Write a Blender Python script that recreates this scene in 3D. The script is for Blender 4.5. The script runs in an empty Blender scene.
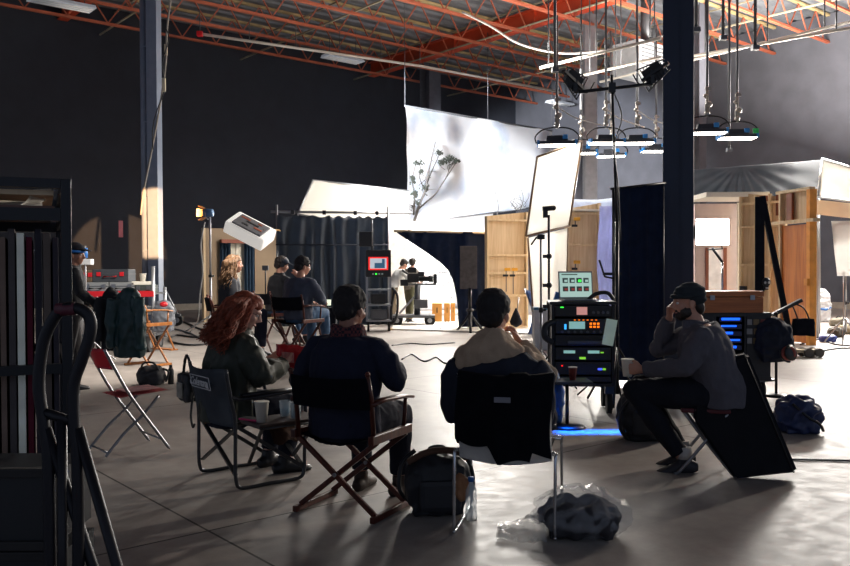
import bpy, bmesh, math, random
from mathutils import Vector, Matrix, Euler, noise
V = Vector
R = math.radians
random.seed(7)
SC = bpy.context.scene
COL = SC.collection
PX = 826.0            # focal length in pixels (35 mm on a 36 mm wide frame)
# ------------------------------------------------------------------ camera
CAM_POS = V((0, 0, 1.4))
CAM_ROT = (Euler((R(90 - 0.9), 0, 0)).to_matrix() @ Matrix.Rotation(R(-0.25), 3, 'Z'))
cd = bpy.data.cameras.new('camera'); cd.lens = 35.0; cd.sensor_width = 36.0
cam = bpy.data.objects.new('camera', cd); COL.objects.link(cam)
cam.location = CAM_POS; cam.rotation_euler = CAM_ROT.to_euler()
cd.clip_end = 200
SC.camera = cam
# ------------------------------------------------------------------ view and world
SC.view_settings.view_transform = 'Standard'
SC.view_settings.look = 'None'
SC.view_settings.gamma = 1.0
SC.view_settings.use_curve_mapping = False
SC.view_settings.exposure = 0.12
SC.cycles.use_denoising = True
SC.cycles.max_bounces = 8
SC.cycles.diffuse_bounces = 4
SC.cycles.sample_clamp_indirect = 4.0
w = bpy.data.worlds.new('stage_air'); SC.world = w; w.use_nodes = True
w.node_tree.nodes['Background'].inputs[0].default_value = (0.62, 0.74, 1.0, 1)
w.node_tree.nodes['Background'].inputs[1].default_value = 0.33

def light(kind, name, loc, to, power, col=(1, 1, 1), size=1.0, size_y=None, spot=60, blend=0.3):
    l = bpy.data.lights.new(name, kind); l.energy = power; l.color = col
    if kind == 'AREA':
        l.size = size
        if size_y: l.shape = 'RECTANGLE'; l.size_y = size_y
    elif kind == 'SPOT':
        l.spot_size = R(spot); l.spot_blend = blend; l.shadow_soft_size = size
    else:
        l.shadow_soft_size = size
    o = bpy.data.objects.new(name, l); COL.objects.link(o)
    o.location = loc
    o.rotation_euler = (V(to) - V(loc)).to_track_quat('-Z', 'Y').to_euler()
    return o
WARM = (1.0, 0.80, 0.58); COOL = (0.72, 0.84, 1.0); NEUT = (1.0, 0.95, 0.88)
# unseen lights on the film set; none has a fixture, some only add brightness
light('SPOT', 'backdrop_lamp', (-3.6, 21.0, 6.3), (2.0, 30, 4.6), 27000, (.93, .96, 1), .4, spot=44, blend=.4)
light('SPOT', 'backdrop_side_fill', (4.4, 24.0, 6.4), (2.6, 31, 4.4), 5000, (.95, .97, 1), .4, spot=42, blend=.5)  # added fill that evens out the right part of the backdrop
light('SPOT', 'backdrop_low_lamp', (-.2, 25.2, 2.3), (1.6, 30, 1.2), 5000, NEUT, .5, spot=80)
light('AREA', 'set_top_lamp', (2.2, 21.8, 6.8), (1.2, 20.5, 0), 1000, NEUT, 4, 3)
light('SPOT', 'set_wash_lamp', (1.6, 25.0, 5.2), (0.2, 17.0, 0), 3500, NEUT, .6, spot=75, blend=.6)
light('SPOT', 'frame_lamp', (5.2, 21.5, 3.4), (2.6, 17.4, 2.2), 4200, NEUT, .35, spot=60)
light('SPOT', 'butterfly_lamp', (-.8, 26.6, 2.0), (-2.1, 24.2, 3.8), 1300, NEUT, .3, spot=110)
light('SPOT', 'column_lamp', (-2.2, 11.0, 3.4), (-6.5, 20.0, 2.55), 26000, (1, .55, .25), .05, spot=10.0, blend=.15)
light('AREA', 'house_interior_lamp', (10.5, 21.0, 4.6), (9.0, 17.0, 0.8), 1300, NEUT, 3, 2)
light('SPOT', 'right_stage_lamp', (9.6, 20.5, 5.6), (9.3, 14.0, 0.0), 3600, NEUT, .5, spot=70, blend=.6)
light('SPOT', 'right_edge_fill', (11.8, 18.5, 5.2), (8.4, 15.0, 0), 3400, NEUT, .4, spot=60, blend=.5)  # added fill that brightens the floor and silks at the right edge
light('AREA', 'ceiling_bounce_fill', (10.5, 23.5, 4.9), (12.0, 22.0, 10), 4200, (1, .93, .85), 5, 4)  # added upward fill standing in for set light bounced onto the ceiling
light('AREA', 'ceiling_spill_fill', (3.5, 22.0, 5.6), (3.0, 21.0, 10), 550, (1, .93, .85), 3, 3)  # second unseen fill, added to brighten the ceiling above the set
light('SPOT', 'right_wall_fill', (9.0, 17.5, 5.4), (16.5, 25.5, 5.6), 2600, (1, .97, .94), .8, spot=85, blend=.8)  # fill without a fixture, put in to lift the right wall
light('SPOT', 'left_gear_fill', (-1.6, 10.5, 4.4), (-5.6, 12.6, .4), 2000, (1, .92, .82), .3, spot=72, blend=.7)  # added fill that brightens the cases and floor on the left
light('SPOT', 'floor_rake_lamp', (9.5, 13.0, 4.2), (-4.2, 6.0, 0), 2300, (1, .90, .78), .15, spot=46, blend=.6)
bl = light('AREA', 'blue_floor_lamp', (1.50, 7.12, .34), (1.50, 7.09, 0), 7, (.004, .13, 1), .72, .16); bl.data.spread = R(34)

# ------------------------------------------------------------------ pixel to place
def ray(px, py):
    d = CAM_ROT @ V(((px - 425) / PX, -(py - 283) / PX, -1.0))
    return d
def at(px, py, Y):
    d = ray(px, py); return CAM_POS + d * (Y / d.y)
def fl(px, py, z=0.0):
    d = ray(px, py); t = (z - CAM_POS.z) / d.z
    return CAM_POS + d * t
UH = V((math.cos(R(40)), math.sin(R(40)), 0)); VH = V((-math.sin(R(40)), math.cos(R(40)), 0))
def uv(u, v, z=0.0):
    return UH * u + VH * v + V((0, 0, z))

# ------------------------------------------------------------------ materials
def s2l(c):
    return tuple(((x / 255) / 12.92 if x / 255 <= .04045 else ((x / 255 + .055) / 1.055) ** 2.4) for x in c)
MATS = {}
def pm(name, rgb, rough=.6, metal=0.0, var=.12, vs=6.0, bump=.0, bs=40.0, emit=None, es=0.0, alpha=None, trans=0.0, spec=.5, sheen=0.0):
    if name in MATS: return MATS[name]
    m = bpy.data.materials.new(name); m.use_nodes = True; nt = m.node_tree; N = nt.nodes; Lk = nt.links
    b = N['Principled BSDF']; col = s2l(rgb)
    b.inputs['Roughness'].default_value = rough; b.inputs['Metallic'].default_value = metal
    b.inputs['Base Color'].default_value = (*col, 1)
    b.inputs['Specular IOR Level'].default_value = spec
    if sheen: b.inputs['Sheen Weight'].default_value = sheen
    tc = N.new('ShaderNodeTexCoord')
    if var:
        n = N.new('ShaderNodeTexNoise'); n.inputs['Scale'].default_value = vs; n.inputs['Detail'].default_value = 5
        Lk.new(tc.outputs['Object'], n.inputs['Vector'])
        mr = N.new('ShaderNodeMapRange'); mr.inputs[1].default_value = .3; mr.inputs[2].default_value = .7
        mr.inputs[3].default_value = 1 - var; mr.inputs[4].default_value = 1 + var
        Lk.new(n.outputs[0], mr.inputs[0])
        mx = N.new('ShaderNodeVectorMath'); mx.operation = 'SCALE'; mx.inputs[0].default_value = col
        Lk.new(mr.outputs[0], mx.inputs['Scale']); Lk.new(mx.outputs[0], b.inputs['Base Color'])
    if bump:
        n2 = N.new('ShaderNodeTexNoise'); n2.inputs['Scale'].default_value = bs; n2.inputs['Detail'].default_value = 4
        Lk.new(tc.outputs['Object'], n2.inputs['Vector'])
        bp = N.new('ShaderNodeBump'); bp.inputs['Strength'].default_value = bump; bp.inputs['Distance'].default_value = .01
        Lk.new(n2.outputs[0], bp.inputs['Height']); Lk.new(bp.outputs[0], b.inputs['Normal'])
    if emit:
        b.inputs['Emission Color'].default_value = (*s2l(emit), 1); b.inputs['Emission Strength'].default_value = es
    if alpha is not None: b.inputs['Alpha'].default_value = alpha
    if trans: b.inputs['Transmission Weight'].default_value = trans
    MATS[name] = m; return m
def translucent(name, rgb, t=.6):
    if name in MATS: return MATS[name]
    m = bpy.data.materials.new(name); m.use_nodes = True; nt = m.node_tree; N = nt.nodes; Lk = nt.links
    N.remove(N['Principled BSDF']); out = N['Material Output']
    d = N.new('ShaderNodeBsdfDiffuse'); tr = N.new('ShaderNodeBsdfTranslucent'); mx = N.new('ShaderNodeMixShader')
    d.inputs[0].default_value = tr.inputs[0].default_value = (*s2l(rgb), 1); mx.inputs[0].default_value = t
    Lk.new(d.outputs[0], mx.inputs[1]); Lk.new(tr.outputs[0], mx.inputs[2]); Lk.new(mx.outputs[0], out.inputs[0])
    MATS[name] = m; return m
def wood(name, rgb, rgb2, rough=.5, scale=3.0, axis=2, bump=.1):
    if name in MATS: return MATS[name]
    m = bpy.data.materials.new(name); m.use_nodes = True; nt = m.node_tree; N = nt.nodes; Lk = nt.links
    b = N['Principled BSDF']; b.inputs['Roughness'].default_value = rough
    tc = N.new('ShaderNodeTexCoord'); mp = N.new('ShaderNodeMapping')
    sc = [scale * 6] * 3; sc[axis] = scale * .5; mp.inputs['Scale'].default_value = sc
    n = N.new('ShaderNodeTexNoise'); n.inputs['Scale'].default_value = 1.0; n.inputs['Detail'].default_value = 6; n.inputs['Distortion'].default_value = 1.2
    r = N.new('ShaderNodeValToRGB'); r.color_ramp.elements[0].position = .32; r.color_ramp.elements[1].position = .68
    r.color_ramp.elements[0].color = (*s2l(rgb2), 1); r.color_ramp.elements[1].color = (*s2l(rgb), 1)
    Lk.new(tc.outputs['Object'], mp.inputs[0]); Lk.new(mp.outputs[0], n.inputs['Vector']); Lk.new(n.outputs[0], r.inputs[0]); Lk.new(r.outputs[0], b.inputs['Base Color'])
    bp = N.new('ShaderNodeBump'); bp.inputs['Strength'].default_value = bump; bp.inputs['Distance'].default_value = .005
    Lk.new(n.outputs[0], bp.inputs['Height']); Lk.new(bp.outputs[0], b.inputs['Normal'])
    MATS[name] = m; return m

BLK = pm('black_metal', (28, 30, 36), .38, .4, .1)
BLKP = pm('black_plastic', (24, 26, 31), .45, 0, .1)
RUB = pm('rubber', (20, 20, 21), .8, 0, .1)
CHR = pm('chrome', (200, 202, 206), .16, 1.0, 0)
STL = pm('steel', (150, 152, 156), .35, .9, .06)
ALU = pm('aluminium', (178, 180, 184), .4, .8, .05)
GRYM = pm('grey_metal', (92, 94, 98), .45, .5, .08)
BLKC = pm('black_cloth', (27, 29, 36), .92, 0, .2, 9, .3, 200, spec=.15)
NAVC = pm('navy_cloth', (34, 44, 66), .9, 0, .18, 8, .3, 160, spec=.2)
WHTP = pm('white_plastic', (226, 225, 222), .35, 0, .03)
PAPER = pm('paper', (222, 218, 206), .8, 0, .04)
REDP = pm('red_plastic', (190, 26, 36), .4, 0, .06)
BLUP = pm('blue_plastic', (36, 98, 168), .45, 0, .05)
SCRG = pm('screen_light', (120, 150, 140), .3, emit=(175, 205, 195), es=.75, var=0)
GREENL = pm('green_led', (30, 200, 60), .4, emit=(60, 255, 70), es=1.6, var=0)
REDL = pm('red_led', (200, 30, 30), .4, emit=(255, 30, 25), es=1.6, var=0)
ORAL = pm('orange_led', (255, 130, 30), .4, emit=(255, 120, 20), es=1.4, var=0)
BLUL = pm('blue_led', (20, 80, 255), .4, emit=(20, 90, 255), es=4.0, var=0)
PLY = wood('plywood', (212, 188, 154), (190, 162, 126), .6, 1.6)
PINE = wood('pine_stud', (218, 196, 160), (194, 166, 126), .6, 2.5)
MAHO = wood('mahogany', (94, 40, 26), (58, 22, 15), .35, 5)
OAKW = wood('honey_wood', (172, 112, 58), (132, 78, 36), .42, 5)
DOORW = wood('orange_door_wood', (206, 124, 52), (176, 96, 36), .4, 2)
MAPLE = wood('orange_case_wood', (188, 112, 58), (150, 84, 42), .45, 3, 0)

# ------------------------------------------------------------------ mesh builder
class MB:
    def __init__(s): s.bm = bmesh.new(); s.mi = 0
    def m(s, i): s.mi = i; return s
    def _fin(s, faces, smooth):
        for f in faces: f.smooth = smooth; f.material_index = s.mi
    def box(s, c, d, rot=None, bev=0.0, smooth=False):
        r = bmesh.ops.create_cube(s.bm, size=1.0); vs = r['verts']
        M = Matrix.Translation(V(c)) @ (rot.to_4x4() if isinstance(rot, Matrix) else Euler(rot).to_matrix().to_4x4() if rot else Matrix()) @ Matrix.Diagonal((d[0], d[1], d[2], 1))
        fs0 = set(f for v in vs for f in v.link_faces)
        bmesh.ops.transform(s.bm, matrix=M, verts=vs)
        s._fin(fs0, smooth)
        if bev:
            es = list({e for v in vs for e in v.link_edges})
            r = bmesh.ops.bevel(s.bm, geom=es, offset=bev, segments=2, affect='EDGES', profile=.6)
            s._fin(r['faces'], smooth)
        return s
    def bar(s, a, b, w, h=None, up=(0, 0, 1), bev=0):
        a = V(a); b = V(b); d = b - a; L = d.length
        if L < 1e-6: return s
        z = d / L; u = V(up)
        if abs(z.dot(u)) > .98: u = V((0, 1, 0))
        x = u.cross(z).normalized(); y = z.cross(x)
        M = Matrix((x, y, z)).transposed()
        return s.box((a + b) / 2, (w, h or w, L), M, bev)
    def tube(s, pts, r, seg=8, closed=False, smooth=True, cap=True):
        pts = [V(p) for p in pts]; n = len(pts)
        rr = r if isinstance(r, (list, tuple)) else [r] * n
        rings = []; prev = None
        for i, p in enumerate(pts):
            if closed: t = pts[(i + 1) % n] - pts[i - 1]
            elif i == 0: t = pts[1] - p
            elif i == n - 1: t = p - pts[i - 1]
            else: t = (pts[i + 1] - p).normalized() + (p - pts[i - 1]).normalized()
            if t.length < 1e-9: t = V((0, 0, 1))
            t.normalize()
            if prev is None:
                u = V((0, 0, 1)) if abs(t.z) < .9 else V((1, 0, 0))
                x = t.cross(u).normalized()
            else:
                x = (prev - t * prev.dot(t))
                x = x.normalized() if x.length > 1e-6 else t.orthogonal().normalized()
            prev = x; y = t.cross(x)
            rings.append([s.bm.verts.new(p + (x * math.cos(2 * math.pi * k / seg) + y * math.sin(2 * math.pi * k / seg)) * rr[i]) for k in range(seg)])
        fs = []
        for i in range(n if closed else n - 1):
            A = rings[i]; B = rings[(i + 1) % n]
            for k in range(seg):
                fs.append(s.bm.faces.new((A[k], A[(k + 1) % seg], B[(k + 1) % seg], B[k])))
        s._fin(fs, smooth)
        if cap and not closed:
            s._fin([s.bm.faces.new(rings[0][::-1]), s.bm.faces.new(rings[-1])], False)
        return s
    def cyl(s, a, b, r, r2=None, seg=16): return s.tube([a, b], [r, r if r2 is None else r2], seg)
    def loft(s, secs, hint=(1, 0, 0), seg=16, smooth=True, sq=1.0):
        # secs: (pos, rx, ry) elliptical sections
        n = len(secs); rings = []; hint = V(hint)
        for i, (p, rx, ry) in enumerate(secs):
            p = V(p)
            t = V(secs[min(i + 1, n - 1)][0]) - V(secs[max(i - 1, 0)][0])
            t.normalize(); x = hint - t * hint.dot(t)
            x = x.normalized() if x.length > 1e-5 else t.orthogonal().normalized()
            y = t.cross(x)
            ring = []
            for k in range(seg):
                a = 2 * math.pi * k / seg; ca, sa = math.cos(a), math.sin(a)
                if sq != 1.0:
                    ca = math.copysign(abs(ca) ** sq, ca); sa = math.copysign(abs(sa) ** sq, sa)
                ring.append(s.bm.verts.new(p + x * ca * rx + y * sa * ry))
            rings.append(ring)
        fs = []
        for i in range(n - 1):
            A, B = rings[i], rings[i + 1]
            for k in range(seg): fs.append(s.bm.faces.new((A[k], A[(k + 1) % seg], B[(k + 1) % seg], B[k])))
        fs += [s.bm.faces.new(rings[0][::-1]), s.bm.faces.new(rings[-1])]
        s._fin(fs, smooth); return s
    def ball(s, c, r, rot=None, sub=3, f=None):
        rr = r if isinstance(r, (tuple, list, V)) else (r, r, r)
        g = bmesh.ops.create_icosphere(s.bm, subdivisions=sub, radius=1.0); vs = g['verts']
        if f:
            for v in vs: v.co = v.co * f(v.co)
        M = Matrix.Translation(V(c)) @ ((rot.to_4x4() if isinstance(rot, Matrix) else Euler(rot).to_matrix().to_4x4()) if rot else Matrix()) @ Matrix.Diagonal((*rr, 1))
        bmesh.ops.transform(s.bm, matrix=M, verts=vs)
        s._fin({q for v in vs for q in v.link_faces}, True); return s
    def prism(s, pts, off):
        off = V(off); a = [s.bm.verts.new(V(p)) for p in pts]; b = [s.bm.verts.new(V(p) + off) for p in pts]; n = len(a)
        fs = [s.bm.faces.new(a[::-1]), s.bm.faces.new(b)] + [s.bm.faces.new((a[i], a[(i + 1) % n], b[(i + 1) % n], b[i])) for i in range(n)]
        s._fin(fs, False); return s
    def lathe(s, prof, c=(0, 0, 0), seg=20, smooth=True, rot=None):
        c = V(c); rings = []; Rm = Euler(rot).to_matrix() if rot else Matrix.Identity(3)
        for r, z in prof:
            rings.append([s.bm.verts.new(c + Rm @ V((math.cos(2 * math.pi * k / seg) * max(r, 1e-4), math.sin(2 * math.pi * k / seg) * max(r, 1e-4), z))) for k in range(seg)])
        fs = []
        for A, B in zip(rings, rings[1:]):
            for k in range(seg): fs.append(s.bm.faces.new((A[k], A[(k + 1) % seg], B[(k + 1) % seg], B[k])))
        fs += [s.bm.faces.new(rings[0][::-1]), s.bm.faces.new(rings[-1])]
        s._fin(fs, smooth); return s
    def sheet(s, fn, nu, nv, th=.006, smooth=True):
        g = [[s.bm.verts.new(V(fn(i / nu, j / nv))) for j in range(nv + 1)] for i in range(nu + 1)]
        fs = [s.bm.faces.new((g[i][j], g[i + 1][j], g[i + 1][j + 1], g[i][j + 1])) for i in range(nu) for j in range(nv)]
        s._fin(fs, smooth)
        r = bmesh.ops.solidify(s.bm, geom=fs, thickness=th)
        for e in r['geom']:
            if isinstance(e, bmesh.types.BMFace): e.smooth = smooth; e.material_index = s.mi
        return s
    def build(s, name, mats, parent=None, loc=None, rz=0, keep_normals=False):
        me = bpy.data.meshes.new(name)
        bmesh.ops.recalc_face_normals(s.bm, faces=s.bm.faces)
        s.bm.to_mesh(me); s.bm.free()
        for m in (mats if isinstance(mats, (list, tuple)) else [mats]): me.materials.append(m)
        o = bpy.data.objects.new(name, me); COL.objects.link(o)
        if parent: o.parent = parent
        if loc is not None: o.location = loc
        if rz: o.rotation_euler.z = rz
        return o
def islands(mb, name, mats, parent=None):
    """every separate piece in mb becomes a part of its own"""
    bm = mb.bm; bm.verts.index_update(); seen = set(); outs = []
    for v0 in bm.verts:
        if v0 in seen: continue
        st = [v0]; seen.add(v0); vs = []
        while st:
            v = st.pop(); vs.append(v)
            for e in v.link_edges:
                q = e.other_vert(v)
                if q not in seen: seen.add(q); st.append(q)
        outs.append(vs)
    res = []
    for vs in outs:
        n = MB(); mp = {v: n.bm.verts.new(v.co) for v in vs}
        for f in {f for v in vs for f in v.link_faces}:
            g = n.bm.faces.new([mp[v] for v in f.verts]); g.smooth = f.smooth; g.material_index = f.material_index
        res.append(n.build(name, mats, parent))
    bm.free(); return res
def tag(o, label, cat, group=None):
    o['label'] = label; o['category'] = cat
    if group: o['group'] = group
    return o
def thing(name, label, cat, loc=(0, 0, 0), rz=0, group=None):
    o = bpy.data.objects.new(name, None); COL.objects.link(o); o.empty_display_size = .1
    o.location = loc; o.rotation_euler.z = rz
    return tag(o, label, cat, group)
def struct(o): o['kind'] = 'structure'; return o
def copy_tree(o, parent=None):
    c = o.copy(); COL.objects.link(c)
    if parent: c.parent = parent
    for ch in list(o.children): copy_tree(ch, c)
    return c
def txt(body, name, size, mat, parent, loc, rot, depth=.001, bold=0.0):
    cu = bpy.data.curves.new(name, 'FONT'); cu.body = body; cu.size = size; cu.extrude = depth; cu.align_x = 'CENTER'; cu.align_y = 'CENTER'; cu.offset = bold
    t = bpy.data.objects.new(name, cu); COL.objects.link(t)
    dg = bpy.context.evaluated_depsgraph_get(); me = bpy.data.meshes.new_from_object(t.evaluated_get(dg))
    bpy.data.objects.remove(t); bpy.data.curves.remove(cu)
    me.materials.clear(); me.materials.append(mat)
    o = bpy.data.objects.new(name, me); COL.objects.link(o); o.parent = parent; o.location = loc; o.rotation_euler = rot
    return o
def smooth_path(pts, n=6, closed=False):
    P = [V(p) for p in pts]; out = []
    N_ = len(P); rng = range(N_ if closed else N_ - 1)
    for i in rng:
        p0 = P[i - 1] if (i > 0 or closed) else P[0]; p1 = P[i]; p2 = P[(i + 1) % N_]; p3 = P[(i + 2) % N_] if (closed or i + 2 < N_) else P[-1]
        for k in range(n):
            t = k / n
            out.append(.5 * ((2 * p1) + (p2 - p0) * t + (2 * p0 - 5 * p1 + 4 * p2 - p3) * t * t + (3 * p1 - p0 - 3 * p2 + p3) * t ** 3))
    if not closed: out.append(P[-1])
    return out
def remesh(mb, vox, smooth=3, disp=None):
    """voxel-unite everything in mb into one continuous surface, returns an MB"""
    me = bpy.data.meshes.new('tmp'); mb.bm.to_mesh(me); mb.bm.free()
    o = bpy.data.objects.new('tmp', me); COL.objects.link(o)
    md = o.modifiers.new('r', 'REMESH'); md.mode = 'VOXEL'; md.voxel_size = vox; md.use_smooth_shade = True
    if smooth:
        sm = o.modifiers.new('s', 'SMOOTH'); sm.iterations = smooth; sm.factor = .5
    dg = bpy.context.evaluated_depsgraph_get()
    me2 = bpy.data.meshes.new_from_object(o.evaluated_get(dg))
    bpy.data.objects.remove(o); bpy.data.meshes.remove(me)
    out = MB(); out.bm.from_mesh(me2); bpy.data.meshes.remove(me2)
    for f in out.bm.faces: f.smooth = True; f.material_index = 0
    if disp:
        out.bm.normal_update()
        for v in out.bm.verts: v.co += v.normal * disp(v.co)
    return out
def folds(a=.008, s=9.0, seed=0, stretch=(1, 1, .55)):
    o = V((seed * 3.1, seed * 1.7, seed * 5.3))
    def f(c):
        p = V((c.x * stretch[0], c.y * stretch[1], c.z * stretch[2])) * s + o
        n = noise.noise(p); n2 = noise.noise(p * 2.6)
        return a * ((1 - abs(n) * 2.2) * .8 + n2 * .5) - a * .4
    return f
# ================================================================== structure
ROT40 = R(40)
def concrete():
    m = bpy.data.materials.new('polished_concrete'); m.use_nodes = True; nt = m.node_tree; N = nt.nodes; Lk = nt.links
    b = N['Principled BSDF']; tc = N.new('ShaderNodeTexCoord')
    n1 = N.new('ShaderNodeTexNoise'); n1.inputs['Scale'].default_value = .55; n1.inputs['Detail'].default_value = 8; n1.inputs['Roughness'].default_value = .62
    n2 = N.new('ShaderNodeTexNoise'); n2.inputs['Scale'].default_value = 7; n2.inputs['Detail'].default_value = 8; n2.inputs['Roughness'].default_value = .7
    for n in (n1, n2): Lk.new(tc.outputs['Object'], n.inputs['Vector'])
    ad = N.new('ShaderNodeMath'); ad.operation = 'ADD'; Lk.new(n1.outputs[0], ad.inputs[0]); Lk.new(n2.outputs[0], ad.inputs[1])
    rp = N.new('ShaderNodeValToRGB'); e = rp.color_ramp.elements
    e[0].position = .36; e[0].color = (*s2l((124, 117, 112)), 1); e[1].position = .66; e[1].color = (*s2l((168, 161, 155)), 1)
    hf = N.new('ShaderNodeMath'); hf.operation = 'MULTIPLY'; hf.inputs[1].default_value = .5; Lk.new(ad.outputs[0], hf.inputs[0]); Lk.new(hf.outputs[0], rp.inputs[0])
    # saw-cut joints in the slab, a square grid
    sx = N.new('ShaderNodeSeparateXYZ'); Lk.new(tc.outputs['Object'], sx.inputs[0])
    lines = []
    for ax, off in ((0, 1.95), (1, 4.15)):
        a = N.new('ShaderNodeMath'); a.operation = 'SUBTRACT'; a.inputs[1].default_value = off - 2.075 - 41.5; Lk.new(sx.outputs[ax], a.inputs[0])
        md = N.new('ShaderNodeMath'); md.operation = 'MODULO'; md.inputs[1].default_value = 4.15; Lk.new(a.outputs[0], md.inputs[0])
        s2 = N.new('ShaderNodeMath'); s2.operation = 'SUBTRACT'; s2.inputs[1].default_value = 2.075; Lk.new(md.outputs[0], s2.inputs[0])
        ab = N.new('ShaderNodeMath'); ab.operation = 'ABSOLUTE'; Lk.new(s2.outputs[0], ab.inputs[0])
        lt = N.new('ShaderNodeMath'); lt.operation = 'LESS_THAN'; lt.inputs[1].default_value = .007; Lk.new(ab.outputs[0], lt.inputs[0]); lines.append(lt)
    mxx = N.new('ShaderNodeMath'); mxx.operation = 'MAXIMUM'; Lk.new(lines[0].outputs[0], mxx.inputs[0]); Lk.new(lines[1].outputs[0], mxx.inputs[1])
    mix = N.new('ShaderNodeMix'); mix.data_type = 'RGBA'; mix.inputs[7].default_value = (*s2l((44, 40, 37)), 1)
    Lk.new(mxx.outputs[0], mix.inputs[0]); Lk.new(rp.outputs[0], mix.inputs[6]); Lk.new(mix.outputs[2], b.inputs['Base Color'])
    rr = N.new('ShaderNodeMapRange'); rr.inputs[1].default_value = .3; rr.inputs[2].default_value = .7; rr.inputs[3].default_value = .42; rr.inputs[4].default_value = .6; b.inputs['Specular IOR Level'].default_value = .3
    Lk.new(n2.outputs[0], rr.inputs[0]); Lk.new(rr.outputs[0], b.inputs['Roughness'])
    bp = N.new('ShaderNodeBump'); bp.inputs['Strength'].default_value = .12; bp.inputs['Distance'].default_value = .01; Lk.new(n2.outputs[0], bp.inputs['Height']); Lk.new(bp.outputs[0], b.inputs['Normal'])
    return m
UC, VC = 29.5, 28.4     # the two walls
struct(MB().box((9.75, 9.2, -.1), (42, 40, .2)).build('floor', concrete(), rz=ROT40))
WALL = pm('black_painted_block', (42, 45, 54), .9, 0, .12, 1.5, .25, 12)
WALLR = pm('right_lit_block', (78, 79, 86), .9, 0, .12, 1.5, .2, 12)  # block colour lightened: the light on the right wall is painted in
struct(MB().box((8.5, VC + .15, 5.15), (42.5, .3, 10.3)).build('wall_back', WALL, rz=ROT40))
struct(MB().box((UC + .15, 9, 5.15), (.3, 38.4, 10.3)).build('wall_right', WALLR, rz=ROT40))
struct(MB().box((8.5, VC - .04, .11), (41, .08, .22)).build('baseboard_back', pm('pale_curb', (150, 142, 130), .7), rz=ROT40))
struct(MB().box((UC - .04, 9, .11), (.08, 38, .22)).build('baseboard_right', pm('pale_curb', (150, 142, 130)), rz=ROT40))
# corrugated roof deck: ribs run across the joists
mb = MB(); DK = pm('roof_deck', (112, 115, 120), .6, .2, .25, 1)
prof = []; y = -10.0
while y < 29: prof += [(y, 10.32), (y + .25, 10.32), (y + .30, 10.40), (y + .45, 10.40), (y + .5, 10.32)]; y += .5
va = [mb.bm.verts.new((-14, a, b)) for a, b in prof]; vb = [mb.bm.verts.new((30, a, b)) for a, b in prof]
for i in range(len(va) - 1): mb.bm.faces.new((va[i], vb[i], vb[i + 1], va[i + 1]))
struct(mb.build('ceiling', DK, rz=ROT40))
# open-web joists
REDO = pm('red_primer_steel', (168, 88, 62), .6, .1, .12, 3)
GREYJ = pm('pale_joist_steel', (150, 142, 120), .6, .1, .15, 3)
mb = MB()
for z in (9.30, 10.24):
    mb.m(int(z > 10)).box((8, -.035, z), (43, .05, .07)).box((8, .035, z), (43, .05, .07))
mb.m(0)
x = -13.0; k = 0
while x < 29:
    mb.bar((x, 0, 9.32), (x + .62, 0, 10.22), .035); mb.bar((x + .62, 0, 10.22), (x + 1.24, 0, 9.32), .035)
    x += 1.24
jm = mb.build('ceiling_joist', [REDO, pm('cream_dusty_steel', (176, 156, 112), .7, 0, .3, 2)], rz=ROT40); struct(jm)
for i in range(13):
    o = jm if i == 0 else jm.copy()
    if i: COL.objects.link(o)
    o.location = VH * (3.4 + i * 1.95)
# bridging angles across the joists
mb = MB()
for i in range(7):
    x = -6 + i * 5.2
    mb.box((x, 13, 9.36), (.045, 31, .045)).box((x + .5, 13, 10.18), (.045, 31, .045))
struct(mb.build('trim_1', GREYJ, rz=ROT40))
# I girders along the column lines
def girder(u, nm, mt):
    mb = MB(); z0, z1 = 9.62, 10.16
    mb.box((u, 13, z0), (.32, 31, .035)).box((u, 13, z1), (.32, 31, .035)).box((u, 13, (z0 + z1) / 2), (.03, 31, z1 - z0))
    for k in range(14): mb.box((u, 1 + k * 2.0, (z0 + z1) / 2), (.28, .02, z1 - z0 - .03))
    return struct(mb.build(nm, mt, rz=ROT40))
REDG = pm('red_girder_steel', (190, 68, 38), .5, .1, .08, 2)
girder(20.9, 'trim_2', REDG); girder(8.4, 'trim_3', REDG)
# columns
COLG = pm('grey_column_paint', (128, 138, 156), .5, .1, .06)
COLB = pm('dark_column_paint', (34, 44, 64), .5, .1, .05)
def hcol(loc, nm, mt, w, rz=ROT40, pipe=None):
    mb = MB(); h = 9.65
    mb.box((0, -w / 2 + .012, h / 2), (w, .024, h)).box((0, w / 2 - .012, h / 2), (w, .024, h)).box((0, 0, h / 2), (.02, w - .04, h)).box((0, 0, .012), (w + .14, w + .14, .024))
    if pipe: mb.cyl((pipe[0], pipe[1], 0), (pipe[0], pipe[1], h), .07)
    return struct(mb.build(nm, mt, loc=loc, rz=rz))
c1 = at(152, 270, 20.0); c1.z = 0
mb = MB()
mb.box((.10, 0, 4.8), (.27, .27, 9.6), bev=.01).box((.10, 0, .015), (.46, .46, .03)).cyl((-.17, .02, 0), (-.17, .02, 9.6), .085, seg=20)
for z in (1.9, 3.4, 5.0, 6.8): mb.box((-.02, .02, z), (.34, .2, .03))
struct(mb.build('column', COLG, loc=c1, rz=R(-8)))
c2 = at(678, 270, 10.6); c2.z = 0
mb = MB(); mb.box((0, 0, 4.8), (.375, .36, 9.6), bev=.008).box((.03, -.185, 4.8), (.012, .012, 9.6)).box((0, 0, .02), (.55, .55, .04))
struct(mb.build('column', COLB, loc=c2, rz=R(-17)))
c3 = at(590, 270, 27.0); c3.z = 0
hcol(c3, 'column', pm('pale_column_paint', (128, 130, 136), .5), .4, rz=0)
c4 = at(431, 270, 33.5); c4.z = 0
hcol(c4, 'column', pm('dull_column_paint', (74, 76, 84)), .6, rz=ROT40)
c5 = at(697, 270, 26); c5.z = 0
hcol(c5, 'column', pm('dull_column_paint', (74, 76, 84)), .4, rz=ROT40)
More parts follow.
